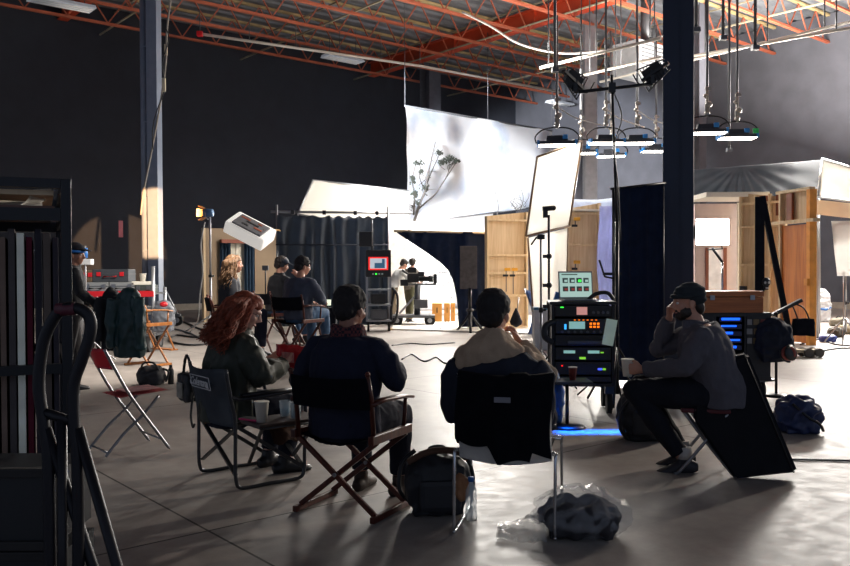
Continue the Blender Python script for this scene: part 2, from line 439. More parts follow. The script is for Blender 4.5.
# hoist wire hanging past the left column
t = thing('hanging_cable', 'pale taped rope and cable hanging diagonally past the grey column on the left', 'cable', loc=c1)
def rel(o, p): return V(p) - V(o.location if not isinstance(o, V) else o)
pp = [at(172, -8, 19), at(167, 30, 19), at(166, 62, 19), at(161, 100, 19.2), at(152, 150, 19.4), at(144, 190, 19.5), at(141, 215, 19.5)]
MB().tube([rel(t, p) for p in smooth_path(pp, 5)], .022, 6).build('rope', pm('pale_rope', (150, 146, 138), .8), t)
MB().tube([rel(t, p) + V((.06 * math.sin(i * .9), -.05, 0)) for i, p in enumerate(smooth_path(pp[1:5], 5))], .014, 6).build('cord', BLKP, t)
MB().box(rel(t, at(164, 85, 19)), (.07, .07, .3)).box(rel(t, at(166, 50, 19)), (.06, .06, .25)).build('tape', pm('cream_tape', (200, 190, 165), .6), t)
# pink ribbon sign on wall
p = at(121, 229, 24.9)
o = MB().box((0, 0, 0), (.13, .01, .5), bev=.003).box((0, -.008, -.02), (.05, .006, .3)).build('wall_sign', pm('pink_sign', (176, 88, 98), .5), loc=p, rz=ROT40)
tag(o, 'small pink vertical sign fixed high on the dark back wall', 'sign')

# ------------------------------------------------------------------ ceiling services
def ufix(px, py, Y): return at(px, py, Y)
SPK = [(540, 68, 661, 38, 20.5), (584, 75, 661, 57, 22.5), (600, 82, 850, 22, 24.5), (694, 56, 850, 28, 20)]
for i, (x0, y0, x1, y1, Y) in enumerate(SPK):
    a = at(x0, y0, Y); zz = a.z
    b = fl(x1, y1, zz)
    o = MB().tube([V((0, 0, 0)), b - a], .035, 8).build('overhead_pipe', pm('white_pipe', (214, 208, 196), .4, .2, .04), loc=a)
    tag(o, ['long pale pipe hung under the joists, lowest one left of the dark column', 'short pale pipe hung between the other two left of the dark column', 'longest pale pipe crossing behind the dark column to the far right', 'pale pipe under the joists right of the dark column'][i], 'pipe', 'hung lighting pipes')
    h = MB()
    for k in range(3):
        q = (b - a) * (.08 + .42 * k); h.tube([q, V((q.x, q.y, 9.3 - zz))], .018, 6)
    islands(h, 'drop_rod', GRYM, o)
# sprinkler pipe along the left joists
a = at(200, 34, 25); b = fl(420, 66, a.z)
o = MB().tube([V((0, 0, 0)), b - a, fl(560, 92, a.z) - a], .045, 8).build('sprinkler_pipe', pm('white_pipe', (214, 208, 196)), loc=a)
tag(o, 'long pale sprinkler pipe with a red end under the joists left of the backdrop', 'pipe')
MB().box((0, 0, 0), (.16, .16, .14)).build('end_cap', REDP, o)
mb = MB()
for k in range(6):
    q = (b - a) * (k / 5.0); mb.tube([q, V((q.x, q.y, 9.3 - a.z))], .015, 5)
islands(mb, 'hanger_rod', GRYM, o)
# strip light fixtures
for (px, py, Y, sx, lab) in ((343, 60, 29, 1.5, 'pale rectangular strip light hanging under the joists above the back wall'), (62, 5, 20.5, 1.5, 'white rectangular strip light at the top left corner of the ceiling'), (560, 104, 37, 1.4, 'dim pale strip light above the right end of the tree backdrop')):
    c = at(px, py, Y); t = thing('strip_light', lab, 'ceiling light', c, ROT40)
    MB().prism([(-sx / 2, -.28, 0), (-sx / 2, .28, 0), (-sx / 2, .2, .09), (-sx / 2, -.2, .09)], (sx, 0, 0)).build('housing', pm('strip_housing', (214, 218, 224), .4, emit=(190, 200, 215), es=.12), t)
    mb = MB()
    for k in (-1, 0, 1): mb.cyl((-sx / 2 + .06, k * .15, -.02), (sx / 2 - .06, k * .15, -.02), .018, seg=8)
    islands(mb, 'tube_lamp', WHTP, t)
    islands(MB().tube([(-sx / 2 + .2, 0, .08), (-sx / 2 + .2, 0, 1.2)], .012, 5).tube([(sx / 2 - .2, 0, .08), (sx / 2 - .2, 0, 1.2)], .012, 5), 'hanger_rod', GRYM, t)
# air unit: pale box duct behind the pipes
t = thing('ceiling_heater', 'pale grey boxy unit heater tucked under the roof behind the dark column', 'heater', at(640, 62, 26), ROT40)
MB().box((0, 0, 0), (1.5, 1.0, 1.0), bev=.03).build('body', pm('heater_paint', (172, 178, 182), .5), t)
mb = MB()
for k in range(7): mb.box((0, -.51, -.36 + k * .12), (1.2, .02, .03), rot=(.5, 0, 0))
mb.build('grille', GRYM, t)
MB().tube([(.3, 0, .5), (.3, 0, 2.6)], .16, 12).build('flue', GRYM, t)
# white cable swag under the red girder
pp = [at(462, 12, 22), at(490, 26, 22), at(520, 44, 22), at(560, 53, 22), at(600, 51, 22), at(640, 44, 22), at(662, 36, 22)]
o = MB().tube([p - pp[0] for p in smooth_path(pp, 6)], .03, 6).build('cable_swag', pm('white_cable', (196, 192, 186), .6), loc=pp[0])
tag(o, 'pale cable bundle swagging under the red girder towards the dark column', 'cable')

# ------------------------------------------------------------------ hanging soft panels
LEDW = pm('panel_glow', (255, 250, 240), .4, emit=(255, 247, 235), es=14, var=0)
PANB = pm('panel_blue', (36, 120, 190), .45, 0, .05)
PNL = [(557, 146, 17.0, 'hanging flat lamp panel at the left end of the row, over the tree backdrop edge'),
       (581, 154, 21.5, 'hanging lamp panel just behind the top corner of the tall diffusion frame'),
       (606, 144, 19.0, 'hanging lamp panel directly behind the antenna pole, upper one'),
       (611, 157, 23.0, 'hanging lamp panel directly behind the antenna pole, lower one'),
       (637, 144, 19.5, 'hanging lamp panel between the antenna pole and the dark column'),
       (656, 152, 22.5, 'hanging lamp panel half hidden by the left edge of the dark column'),
       (707, 134, 17.5, 'hanging lamp panel just right of the dark column'),
       (737, 139, 18.0, 'hanging lamp panel at the far right end of the row, with a green tag')]
for i, (px, py, Y, lab) in enumerate(PNL):
    c = at(px, py, Y); t = thing('soft_light', lab, 'studio light', c, R(-8 + 5 * (i % 3)), 'hanging lamp panels')
    W_ = .80
    MB().box((0, 0, .05), (W_, .36, .07), bev=.01).prism([(-.22, -.1, .09), (.22, -.1, .09), (.2, -.1, .2), (-.2, -.1, .2)], (0, .2, 0)).build('housing', pm('panel_black', (44, 48, 56), .5), t)
    MB().box((0, 0, .008), (W_ - .06, .32, .014)).build('diffuser', LEDW, t)
    islands(MB().box((-W_ / 2 + .02, 0, .055), (.05, .38, .09)).box((W_ / 2 - .02, 0, .055), (.05, .38, .09)).box((.16, -.14, .16), (.1, .06, .09)), 'blue_cover', PANB, t)
    MB().tube(smooth_path([(-W_ / 2 - .02, 0, .06), (-W_ / 2 - .04, 0, .2), (-W_ / 2 + .12, 0, .34), (0, 0, .38), (W_ / 2 - .12, 0, .34), (W_ / 2 + .04, 0, .2), (W_ / 2 + .02, 0, .06)], 4), .016, 6).build('yoke', BLK, t)
    top = 8.0 - c.z if c.y > 17.2 else 6.6 - c.z
    rd = MB().tube([(0, 0, .38), (0, 0, top)], .028, 8)
    rd.build('drop_pole', GRYM, t)
    MB().ball((0, 0, .44), .06, sub=2).ball((.03, 0, .62), .075, sub=2).box((0, 0, .54), (.09, .05, .16)).ball((-.03, 0, .8), .05, sub=2).cyl((0, 0, .36), (0, 0, 1.0), .03).box((.02, 0, .95), (.12, .05, .06)).build('clamp', pm('worn_clamp', (150, 146, 140), .4, .6), t)
    if i in (0, 2, 4): MB().tube(smooth_path([(0, 0, .8), (.3, .1, .62), (.6, .1, .5), (.95, .2, .42)], 5), .014, 5).build('cable', pm('white_cable', (196, 192, 186)), t)
    if i == 7: MB().box((.33, -.2, .14), (.12, .02, .1)).build('green_tag', pm('green_tag', (40, 180, 90), .5), t)
# two thick drop rods seen against the roof
for px, y0, y1, Y, lab in ((729, 150, -10, 19, 'thin dark rod above the right lamp panels'), (723, 38, -10, 15, 'thick grey drop rod right of the dark column'), (755, 48, -10, 15, 'thick grey drop rod ending in a bracket, rightmost of the ceiling rods'), (696, 30, -10, 14, 'thick grey drop rod close to the right edge of the dark column'), (555, 70, -10, 16, 'thin grey drop rod above the left lamp panel')):
    a = at(px, y0, Y); b = at(px, y1, Y)
    o = MB().tube([V((0, 0, 0)), V((0, 0, 9.9 - a.z))], .03, 8).box((0, 0, 0), (.12, .12, .08)).build('drop_rod', GRYM, loc=a)
    tag(o, lab, 'rod', 'ceiling drop rods')

# ================================================================== people
SKIN = pm('skin', (196, 142, 118), .5, 0, .06, 20)
SKIN2 = pm('skin_tan', (160, 110, 88), .5, 0, .06, 20)
EYEW = pm('eye_white', (225, 222, 218), .3, 0, 0); EYED = pm('eye_dark', (40, 28, 22), .2, 0, 0)
LIPS = pm('lips', (150, 80, 76), .45, 0, 0)
def hand(mb, w, d, n, curl=.6, side=1, k=1.0):
    """palm, four fingers and a thumb; w wrist, d direction, n palm-facing normal, side=+1 thumb towards d x n"""
    w = V(w); d = V(d).normalized(); n = V(n); n = (n - d * n.dot(d)).normalized(); lat = d.cross(n) * side
    mb.loft([(w - d * .01, .026, .022), (w + d * .02, .031, .019), (w + d * .055 * k, .041 * k, .016), (w + d * .088 * k, .040 * k, .013)], lat, 14)
    for i, (off, L) in enumerate(((.030, .070), (.010, .079), (-.011, .073), (-.031, .058))):
        p = w + d * (.082 - .004 * abs(i - 1)) * k + lat * off * k; a = curl * (.35 + .06 * i); pts = [p - d * .02]; rr = [.0095]
        dd = d
        for sgm, fr in enumerate((.45, .3, .25)):
            dd = (d * math.cos(a) + n * math.sin(a)).normalized(); pts.append(p); rr.append(.0095 - .0008 * sgm); p = p + dd * L * fr * k; a += curl * (.75 if sgm == 0 else .55)
        pts.append(p); rr.append(.0068)
        mb.tube(pts, rr, 8)
    p0 = w + d * .018 * k + lat * .022 * k; t1 = (d * .62 + lat * .72 + n * .25).normalized(); t2 = (d * .88 + lat * .15 + n * .42).normalized()
    mb.tube([p0, p0 + t1 * .036 * k, p0 + t1 * .036 * k + t2 * .032 * k, p0 + t1 * .036 * k + t2 * .056 * k], [.015, .0125, .0105, .0078], 8)
def headparts(mb, H, Rh, neck, k=1.0):
    def q(x, y, z): return V(H) + Rh @ (V((x, y, z)) * k)
    def rr(*a): return tuple(v * k for v in a)
    mb.ball(q(0, -.012, .032), rr(.076, .097, .088), Rh).ball(q(0, .022, -.028), rr(.061, .072, .088), Rh).ball(q(0, .05, -.092), rr(.034, .036, .025), Rh)
    mb.ball(q(0, .0, -.06), rr(.058, .06, .05), Rh)
    mb.tube([q(0, .086, .018), q(0, .102, -.012), q(0, .116, -.036)], rr(.010, .012, .0145), 8).ball(q(.012, .098, -.04), rr(.009, .01, .008), Rh, 2).ball(q(-.012, .098, -.04), rr(.009, .01, .008), Rh, 2)
    mb.tube([q(-.045, .07, .018), q(-.02, .09, .024), q(.02, .09, .024), q(.045, .07, .018)], rr(.009, .011, .011, .009), 8)
    mb.tube([q(-.022, .083, -.068), q(0, .093, -.066), q(.022, .083, -.068)], rr(.006, .009, .006), 8)
    mb.ball(q(.04, .06, -.03), rr(.022, .025, .025), Rh, 2).ball(q(-.04, .06, -.03), rr(.022, .025, .025), Rh, 2)
    for s in (-1, 1):
        mb.ball(q(s * .077, -.008, -.015), rr(.010, .021, .032), Rh @ Euler((.15, 0, s * -.35)).to_matrix(), 2)
        mb.ball(q(s * .078, -.006, -.04), rr(.009, .012, .013), Rh, 2)
    N_ = V(neck); mb.loft([(N_ - V((0, 0, .05)), .075 * k, .07 * k), (N_ + V((0, 0, .01)), .06 * k, .06 * k), (q(0, -.012, -.075), .053 * k, .056 * k), (q(0, -.005, -.02), .05 * k, .05 * k)], (1, 0, 0), 16)
def person(label, loc, rz, J, skin=SKIN, vox=.0075, jacket=None, trousers=None, shoe=BLKP, jpad=.016, collar=True, sleeves=1.0, seed=1, bulk=1.0, hand_pose=None, hk=1.0, fold=.010, hem=None, cat='person', group=None):
    """J: joint dictionary in local space (facing +Y). Returns (root body mesh, dict)"""
    P, C, N_, H = V(J['P']), V(J['C']), V(J['N']), V(J['H'])
    yaw, pit = J.get('head', (0, 0)); Rh = Euler((0, 0, yaw)).to_matrix() @ Euler((pit, J.get('tilt', 0), 0)).to_matrix()
    body = MB(); X = (V(J['sR']) - V(J['sL'])).normalized(); b = bulk
    tors = [(P - V((0, 0, .09)), .145 * b, .10 * b), (P, .165 * b, .118 * b), (P.lerp(C, .45), .145 * b, .108 * b), (C, .165 * b, .122 * b), (C.lerp(N_, .55), .172 * b, .105 * b), (C.lerp(N_, .82), .125 * b, .082 * b), (N_, .066, .062)]
    body.loft(tors, X, 22)
    J2 = {k: V(v) for k, v in J.items() if k[-1] in 'LR' and isinstance(v, (tuple, list, V))}
    for s in 'LR':
        S, E, W_ = J2['s' + s], J2['e' + s], J2['w' + s]
        body.loft([(S.lerp(C, .35), .05, .05), (S, .056 * b, .056 * b), (S.lerp(E, .35), .050 * b, .052 * b), (E, .038, .039), (E.lerp(W_, .25), .041, .041), (E.lerp(W_, .7), .032, .03), (W_, .026, .023)], X, 14)
        h_, K_, A_ = J2['h' + s], J2['k' + s], J2['a' + s]
        body.loft([(h_.lerp(K_, -.1), .08 * b, .08 * b), (h_, .088 * b, .088 * b), (h_.lerp(K_, .45), .078 * b, .078 * b), (K_, .055, .056)], X, 16).ball(K_, .056, sub=2)
        body.loft([(K_, .054, .055), (K_.lerp(A_, .28), .056, .058), (K_.lerp(A_, .7), .040, .042), (A_, .034, .037)], X, 14)
        T = V(J['t' + s]); fd = (T - A_).normalized()
        body.loft([(A_ - fd * .045 + V((0, 0, -.055)), .03, .02), (A_ + V((0, 0, -.045)), .036, .04), (A_ + fd * .08 + V((0, 0, -.055)), .04, .03), (A_ + fd * .16 + V((0, 0, -.067)), .038, .018)], X, 12)
        hp = (hand_pose or {}).get(s, {})
        hd = V(hp.get('d', W_ - E)); hn = V(hp.get('n', (0, 0, -1)))
        sd = hp.get('side', 1 if s == 'R' else -1)
        hand(body, W_, hd, hn, hp.get('curl', .7), sd, hk)
    headparts(body, H, Rh, N_, J.get('hs', 1.0))
    root = remesh(body, min(vox, .0062) if vox < .01 else vox, 2).build('person', skin, None, loc, rz)
    tag(root, label, cat, group)
    def q(x, y, z): return H + Rh @ (V((x, y, z)) * J.get('hs', 1.0))
    for s in (-1, 1):
        MB().ball(q(s * .029, .078, 0), (.013, .012, .010), Rh, 2).m(1).ball(q(s * .029, .0865, 0), (.006, .005, .006), Rh, 1).build('eye', [EYEW, EYED], root)
    if vox < .01: MB().tube([q(-.022, .086, -.070), q(0, .0975, -.069), q(.022, .086, -.070)], [.003, .0058, .003], 8).build('lips', LIPS, root)
    if jacket:
        j = MB(); p_ = jpad
        base = P + V((0, 0, -(hem if hem is not None else .08)))
        j.loft([(base, .175 * b + p_, .125 * b + p_), (P + V((0, 0, .03)), .172 * b + p_, .125 * b + p_), (P.lerp(C, .45), .16 * b + p_, .118 * b + p_), (C, .178 * b + p_, .13 * b + p_), (C.lerp(N_, .5), .18 * b + p_, .11 * b + p_), (C.lerp(N_, .85), .13 * b + p_, .088 * b + p_), (N_ + V((0, 0, -.015)), .078 + p_, .072 + p_)] + ([(N_ + V((0, 0, .03)), .072 + p_, .068 + p_)] if collar else []), X, 24)
        for s in 'LR':
            S, E, W_ = J2['s' + s], J2['e' + s], J2['w' + s]
            we = E.lerp(W_, .93 * sleeves)
            j.loft([(S.lerp(C, .4), .06 + p_, .06 + p_), (S, .055 * b + p_ * .7, .055 * b + p_ * .7), (S.lerp(E, .4), .053 * b + p_, .053 * b + p_), (E, .047 + p_, .047 + p_), (E.lerp(W_, .4), .043 + p_, .042 + p_), (we, .034 + p_ * .8, .032 + p_ * .8)], X, 16)
            j.loft([(N_ + V((0, 0, -.04)), .058 + p_ * .6, .058 + p_ * .6), (N_.lerp(S, .6) + V((0, 0, -.012)), .055 + p_ * .6, .052 + p_ * .6), (S, .050 * b + p_ * .6, .050 * b + p_ * .6)], (0, 0, 1), 14)
            j.ball(E, .046 + p_, sub=2).ball(S, .054 * b + p_ * .7, sub=2)
        ob = remesh(j, vox, 3, folds(fold, 8.5, seed)).build('jacket', jacket, root)
    if trousers:
        j = MB(); p_ = .014
        j.loft([(P + V((0, 0, -.12)), .14 * b + p_, .10 * b + p_), (P, .168 * b + p_, .12 * b + p_), (P + V((0, 0, .07)), .16 * b + p_, .115 * b + p_)], X, 20)
        for s in 'LR':
            h_, K_, A_ = J2['h' + s], J2['k' + s], J2['a' + s]
            j.loft([(h_.lerp(K_, -.1), .085 * b + p_, .085 * b + p_), (h_, .092 * b + p_, .09 * b + p_), (h_.lerp(K_, .5), .08 * b + p_, .08 * b + p_), (K_, .06 + p_, .062 + p_)], X, 16).ball(K_, .062 + p_, sub=2)
            j.loft([(K_, .06 + p_, .06 + p_), (K_.lerp(A_, .4), .058 + p_, .06 + p_), (K_.lerp(A_, .9), .045 + p_, .048 + p_)], X, 14)
        remesh(j, max(vox, .008), 3, folds(.008, 10, seed + 3)).build('trousers', trousers, root)
    for s in 'LR':
        A_ = J2['a' + s]; T = V(J['t' + s]); fd = (T - A_).normalized(); up = V((0, 0, 1))
        lat = fd.cross(up).normalized(); up2 = lat.cross(fd).normalized(); sh = MB()
        sh.loft([(A_ - fd * .085 - up2 * .056, .030, .030), (A_ - fd * .045 - up2 * .05, .043, .046), (A_ + fd * .03 - up2 * .045, .045, .050), (A_ + fd * .10 - up2 * .06, .050, .036), (A_ + fd * .165 - up2 * .070, .046, .026), (A_ + fd * .195 - up2 * .073, .028, .018)], lat, 16)
        sh.loft([(A_ - up2 * .05, .046, .050), (A_ + up2 * .035, .044, .046)], lat, 14)
        remesh(sh, .009, 2).build('shoe', shoe, root)
    return root, dict(H=H, Rh=Rh, q=q, J=J)
def sit(seat=.47, lean=.12, foot=0.0, kx=.12, ky=.44, ay=.40, footz=None, eL=None, eR=None, wL=None, wR=None, head=(0, 0), tilt=0, hl=0.0, sw=.185, shx=0.0):
    """default seated joints, facing +Y; lean>0 leans forward, hl pushes the head forward"""
    P = V((0, 0, seat + .10)); ax = V((shx, math.sin(lean), math.cos(lean)))
    C = P + ax * .30; N_ = P + ax * .50; H = N_ + V((0, math.sin(lean + hl) * .16 + .02, .155))
    S = P + ax * .415; z0 = foot + .085
    J = dict(P=P, C=C, N=N_, H=H, sL=S + V((-sw, 0, 0)), sR=S + V((sw, 0, 0)), hL=P + V((-.09, .03, -.015)), hR=P + V((.09, .03, -.015)),
             kL=V((-kx, ky, seat + .09)), kR=V((kx, ky, seat + .09)), aL=V((-kx, ay, z0)), aR=V((kx, ay, z0)), tL=V((-kx - .03, ay + .2, z0)), tR=V((kx + .03, ay + .2, z0)), head=head, tilt=tilt)
    J['eL'] = V(eL) if eL else S + V((-.25, .02, -.27)); J['eR'] = V(eR) if eR else S + V((.25, .02, -.27))
    J['wL'] = V(wL) if wL else J['eL'] + V((.12, .21, .03)); J['wR'] = V(wR) if wR else J['eR'] + V((-.12, .21, .03))
    return J
def short_hair(root, D, mat, k=1.0, vol=.012, back=True, seed=2, top=True):
    mb = MB(); H, Rh, q = D['H'], D['Rh'], D['q']
    mb.ball(q(0, -.020, .045), ((.078 + vol) * k, (.097 + vol) * k, (.086 + vol) * k), Rh)
    mb.ball(q(0, -.058, -.015), ((.066 + vol * .6) * k, (.052 + vol) * k, .072 * k), Rh)
    o = remesh(mb, .008, 2, lambda c: .007 * noise.noise(c * 55) + .006 * noise.noise(c * 22 + V((seed, 0, 0))))
    # keep the hair off the face
    Ri = Rh.transposed()
    for v in list(o.bm.verts):
        p = Ri @ (v.co - H)
        if (p.y > .062 and p.z < .055) or (p.y > .02 and p.z < .0): v.co = H + Rh @ V((p.x * .86, min(p.y, .055), max(p.z, .0) if p.y > .02 else p.z))
    return o.build('hair', mat, root)
def long_hair(root, D, mat, length=.30, n=260, wave=.018, wild=.03, seed=3, spread=1.0, r=.0065, k=1.0):
    H, Rh = D['H'], D['Rh']; rnd = random.Random(seed); mb = MB()
    mb.ball(H + Rh @ V((0, -.028, .038)), (.082 * k, .100 * k, .088 * k), Rh)
    mb.ball(H + Rh @ V((0, -.06, -.08)), (.092 * k, .06 * k, .13 * k), Rh)
    mb.ball(H + Rh @ V((0, .018, .062)), (.074 * k, .070 * k, .062 * k), Rh)
    mb = remesh(mb, .009, 1, lambda c: .006 * noise.noise(c * 60) + .005 * noise.noise(c * 25))
    for i in range(n):
        th = rnd.uniform(-.5, math.pi + .5); side = math.cos(th); bk = -math.sin(th)
        up = rnd.uniform(-.2, 1.0)
        st = V((side * .070, bk * .085 - .01 if bk < 0 else .03 + .02 * rnd.random(), .06 + .06 * up)) * k
        st = st.normalized() * .105 * k; pts = []; L = length * rnd.uniform(.65, 1.05); m_ = 11
        out = V((side * (.10 + .05 * rnd.random()) * spread, bk * (.11 + .03 * rnd.random()) - .01, 0)) * k
        if bk > -.05: out.y = -.005 + .035 * rnd.random(); out.x = math.copysign(.082 + .03 * rnd.random(), side) * k
        ph = rnd.uniform(0, 6.28); fq = rnd.uniform(2.0, 3.4)
        for j in range(m_ + 1):
            t = j / m_
            if t < .25: p = st.lerp(V((out.x, out.y, .03)), t / .25); p = p.normalized() * max(p.length, .10 * k)
            else:
                u = (t - .25) / .75; p = V((out.x * (1 + .35 * u * spread), out.y * (1 + .25 * u), .03 - L * u))
            a = wave * t
            p += V((math.sin(ph + fq * t * 6.28), math.cos(ph * 1.3 + fq * t * 6.28), 0)) * a
            p.x += rnd.uniform(-1, 1) * wild * .12 * t
            pts.append(H + Rh @ p)
        mb.tube(smooth_path(pts, 2), [r * (1 - .55 * q_ / (2 * m_)) for q_ in range(2 * m_ + 1)], 5)
    return mb.build('hair', mat, root)
def glasses(root, D, mat=BLKP):
    q = D['q']; mb = MB()
    for s in (-1, 1):
        mb.tube([q(s * .032 + .024 * math.cos(a), .098 - .008 * abs(math.cos(a)), .0 + .018 * math.sin(a)) for a in [k * math.pi / 8 for k in range(16)]], .0022, 6, closed=True)
        mb.tube([q(s * .056, .094, .004), q(s * .074, .06, .006), q(s * .080, -.005, .0)], .002, 6)
    mb.tube([q(-.009, .099, .003), q(.009, .099, .003)], .002, 6)
    return mb.build('glasses', mat, root)
# ================================================================== near: people and chairs
def director_chair(label, loc, rz, seat=.46, wmat=MAHO, cmat=BLKC, width=.52, footrest=False, arm=.20, back=.36, group=None, backon=True):
    t = thing('director_chair', label, 'chair', loc, rz, group); w = width / 2; sz = seat
    MB().sheet(lambda u, v: (-w + .03 + u * (2 * w - .06), -.2 + v * .4, sz - .045 * math.sin(math.pi * u)), 10, 6, .006).build('seat', cmat, t)
    for s in (-1, 1):
        x = s * w
        MB().box((x, 0, sz), (.035, .46, .05), bev=.006).build('seat_rail', wmat, t)
        MB().tube([(x * .98, .16, sz), (x * 1.02, .17, sz + arm)], .012, 8).build('arm_post', wmat, t)
        MB().loft([((x * 1.02, -.22, sz + arm + .0), .02, .012), ((x * 1.02, -.1, sz + arm + .012), .024, .012), ((x * 1.03, .12, sz + arm + .004), .032, .012), ((x * 1.02, .24, sz + arm - .015), .022, .010)], (1, 0, 0), 12, sq=.5).build('armrest', wmat, t)
        bp = MB().tube([(x * .97, -.18, sz - .01), (x * .98, -.21, sz + arm + .03), (x * .99, -.25, sz + back)], [.015, .014, .012], 10).build('back_post', wmat, t)
        MB().ball((x * .99, -.252, sz + back + .01), .016, sub=2).build('post_tip', wmat, bp)
        MB().box((x, 0, .02), (.03, .44, .035), bev=.005).build('foot_rail', wmat, t)
    for y in (-.17, .17):
        for s in (-1, 1):
            MB().bar((s * w, y + s * .012, sz - .02), (-s * w, y + s * .012, .035), .030, .020, up=(0, 1, 0), bev=.004).build('leg', wmat, t)
        MB().cyl((0, y - .03, sz / 2 + .01), (0, y + .03, sz / 2 + .01), .012, seg=10).build('pivot_bolt', STL, t)
    if backon:
        MB().sheet(lambda u, v: (-w * .99 + u * 2 * w * .99, -.225 - .032 * v - .05 * math.sin(math.pi * u), sz + back - .19 + .18 * v - .008 * math.sin(math.pi * u) * v), 14, 6, .006).build('backrest', cmat, t)
    if footrest:
        MB().box((0, .30, .22), (width - .04, .12, .02), bev=.004).build('footrest', wmat, t)
        for s in (-1, 1): MB().bar((s * w * .9, .16, sz - .1), (s * w * .9, .30, .22), .02).build('footrest_bracket', wmat, t)
    return t
HAIRB = pm('black_hair', (30, 26, 27), .8, 0, .2, 30)
HAIRD = pm('dark_brown_hair', (34, 26, 22), .5, 0, .2, 30)
# --- man in the director's chair
CL = V((-.43, 4.84, 0)); RZ1 = R(-27)
director_chair("wooden director's chair with a black canvas back under the man in the dark jacket, foreground", CL, RZ1)
J = sit(.42, .10, head=(R(-8), R(-10)), eR=(.32, .06, .76), wR=(.16, .36, .80), eL=(-.34, .03, .74), wL=(-.10, .32, .66), sw=.215, kx=.14, ay=.42)
man, D = person("person in a dark navy jacket and patterned scarf seated in a director's chair, back turned", CL + V((-.05, .0, -.0)), RZ1, J, SKIN2, jacket=pm('dark_navy_jacket', (34, 38, 56), .85, 0, .15, 10, .3, 120, spec=.2), trousers=pm('dark_jeans', (32, 35, 48), .9, 0, .15, 10, .2, 150, spec=.2), shoe=pm('brown_boot', (50, 36, 28), .6, 0, .15, 12), bulk=1.22, seed=2, collar=False, jpad=.018)
short_hair(man, D, HAIRB, vol=.014, seed=4)
q = D['q']
def scarfmat():
    m = pm('plaid_scarf', (74, 40, 44), .95, 0, 0); nt = m.node_tree; N = nt.nodes; b = N['Principled BSDF']
    tc = N.new('ShaderNodeTexCoord'); ck = N.new('ShaderNodeTexChecker'); ck.inputs['Scale'].default_value = 60
    ck.inputs[1].default_value = (*s2l((104, 52, 54)), 1); ck.inputs[2].default_value = (*s2l((34, 28, 40)), 1)
    nt.links.new(tc.outputs['Object'], ck.inputs[0]); nt.links.new(ck.outputs[0], b.inputs['Base Color']); return m
Nn = V(J['N'])
mb = MB()
for k in range(3):
    mb.tube([Nn + V((.088 * math.cos(a) * (1.1 - .06 * k), .075 * math.sin(a) * (1.1 - .06 * k) - .002, -.012 + .026 * k + .012 * math.sin(3 * a + k))) for a in [i * math.pi / 10 for i in range(20)]], .022, 8, closed=True)
remesh(mb, .007, 2, folds(.006, 20, 9)).build('scarf', scarfmat(), man)

# --- camp chair and the red haired woman
CW = V((-1.19, 5.61, 0)); RZ2 = R(-52)
t = thing('camp_chair', 'dark grey folding camp chair with white logo and a fold-out side table', 'chair', CW, RZ2)
GF = pm('gunmetal_tube', (74, 76, 80), .35, .7, .05)
FAB = pm('slate_fabric', (84, 91, 101), .85, 0, .12, 9, .25, 200)
for s in (-1, 1):
    x = s * .29
    MB().tube(smooth_path([(x, -.31, .78), (x, -.28, .60), (x, -.25, .45), (x, -.25, .2), (x, -.245, .06), (x, -.20, .013), (x, .0, .013), (x, .2, .013), (x, .245, .06), (x, .25, .2), (x, .26, .42), (x, .25, .57), (x, .20, .60), (x, .0, .59), (x, -.2, .58), (x, -.275, .60)], 4), .0125, 10).build('side_frame', GF, t)
    MB().loft([((x, -.2, .605), .024, .012), ((x, 0, .612), .028, .013), ((x, .2, .612), .024, .012)], (1, 0, 0), 10).build('armrest', BLKP, t)
    MB().bar((x * .98, -.25, .42), (x * .98 - s * .0, .245, .08), .012, .025).build('side_brace', GF, t)
for y in (-.235, .24):
    for s in (-1, 1): MB().bar((s * .285, y + s * .01, .41), (-s * .285, y + s * .01, .10), .014, .026, up=(0, 1, 0)).build('cross_brace', GF, t)
MB().sheet(lambda u, v: (-.285 + .57 * u, -.22 + .46 * v, .44 - .05 * math.sin(math.pi * u) * (1 - .3 * v)), 12, 8, .012).build('seat', FAB, t)
bk = MB().sheet(lambda u, v: (-.29 + .58 * u, -.245 - .075 * v - .045 * math.sin(math.pi * u), .40 + .385 * v - .02 * math.sin(math.pi * u) * v), 16, 10, .014).build('backrest', FAB, t)
WL = pm('white_print', (205, 206, 208), .7, 0, 0)
th = math.atan2(.075, .385)
lg = txt('Coleman', 'lettering', .072, WL, bk, (-.035, -.357, .672), (math.pi / 2 - th, 0, 0), .0015, .001)
mb = MB(); y_ = lambda z: -.3565 - (z - .672) * .19
for z in (.635, .715): mb.box((-.0, y_(z) - .002, z), (.30, .003, .005))
for x in (-.15, .15): mb.box((x, y_(.675) - .002, .675), (.005, .003, .082), rot=(th, 0, 0))
islands(mb, 'logo_frame', WL, bk)
MB().prism([(.10, -.362, .645), (.138, -.362, .645), (.132, -.368, .685), (.106, -.368, .685)], (0, .003, 0)).build('logo_lantern', WL, bk)
tb = MB().box((.47, -.01, .455), (.28, .46, .022), bev=.008).build('side_table', pm('dark_table_top', (52, 40, 38), .4), t)
MB().tube([(.335, -.22, .45), (.335, -.22, .44), (.60, -.22, .44), (.60, .20, .44), (.335, .20, .44)], .009, 8).build('table_rim', GF, tb)
for y in (-.2, .19): MB().bar((.57, y, .44), (.30, y * .8, .17), .012, .02, up=(0, 1, 0)).build('table_support', GF, tb)
# blanket corner hanging from her seat
o = MB().sheet(lambda u, v: (.19 + .11 * u + .02 * math.sin(v * 5), .02 + .2 * v, .40 - .13 * u - .015 * math.sin(9 * v)), 6, 8, .01).build('seat_flap', pm('brown_cloth', (92, 66, 52), .9), t)
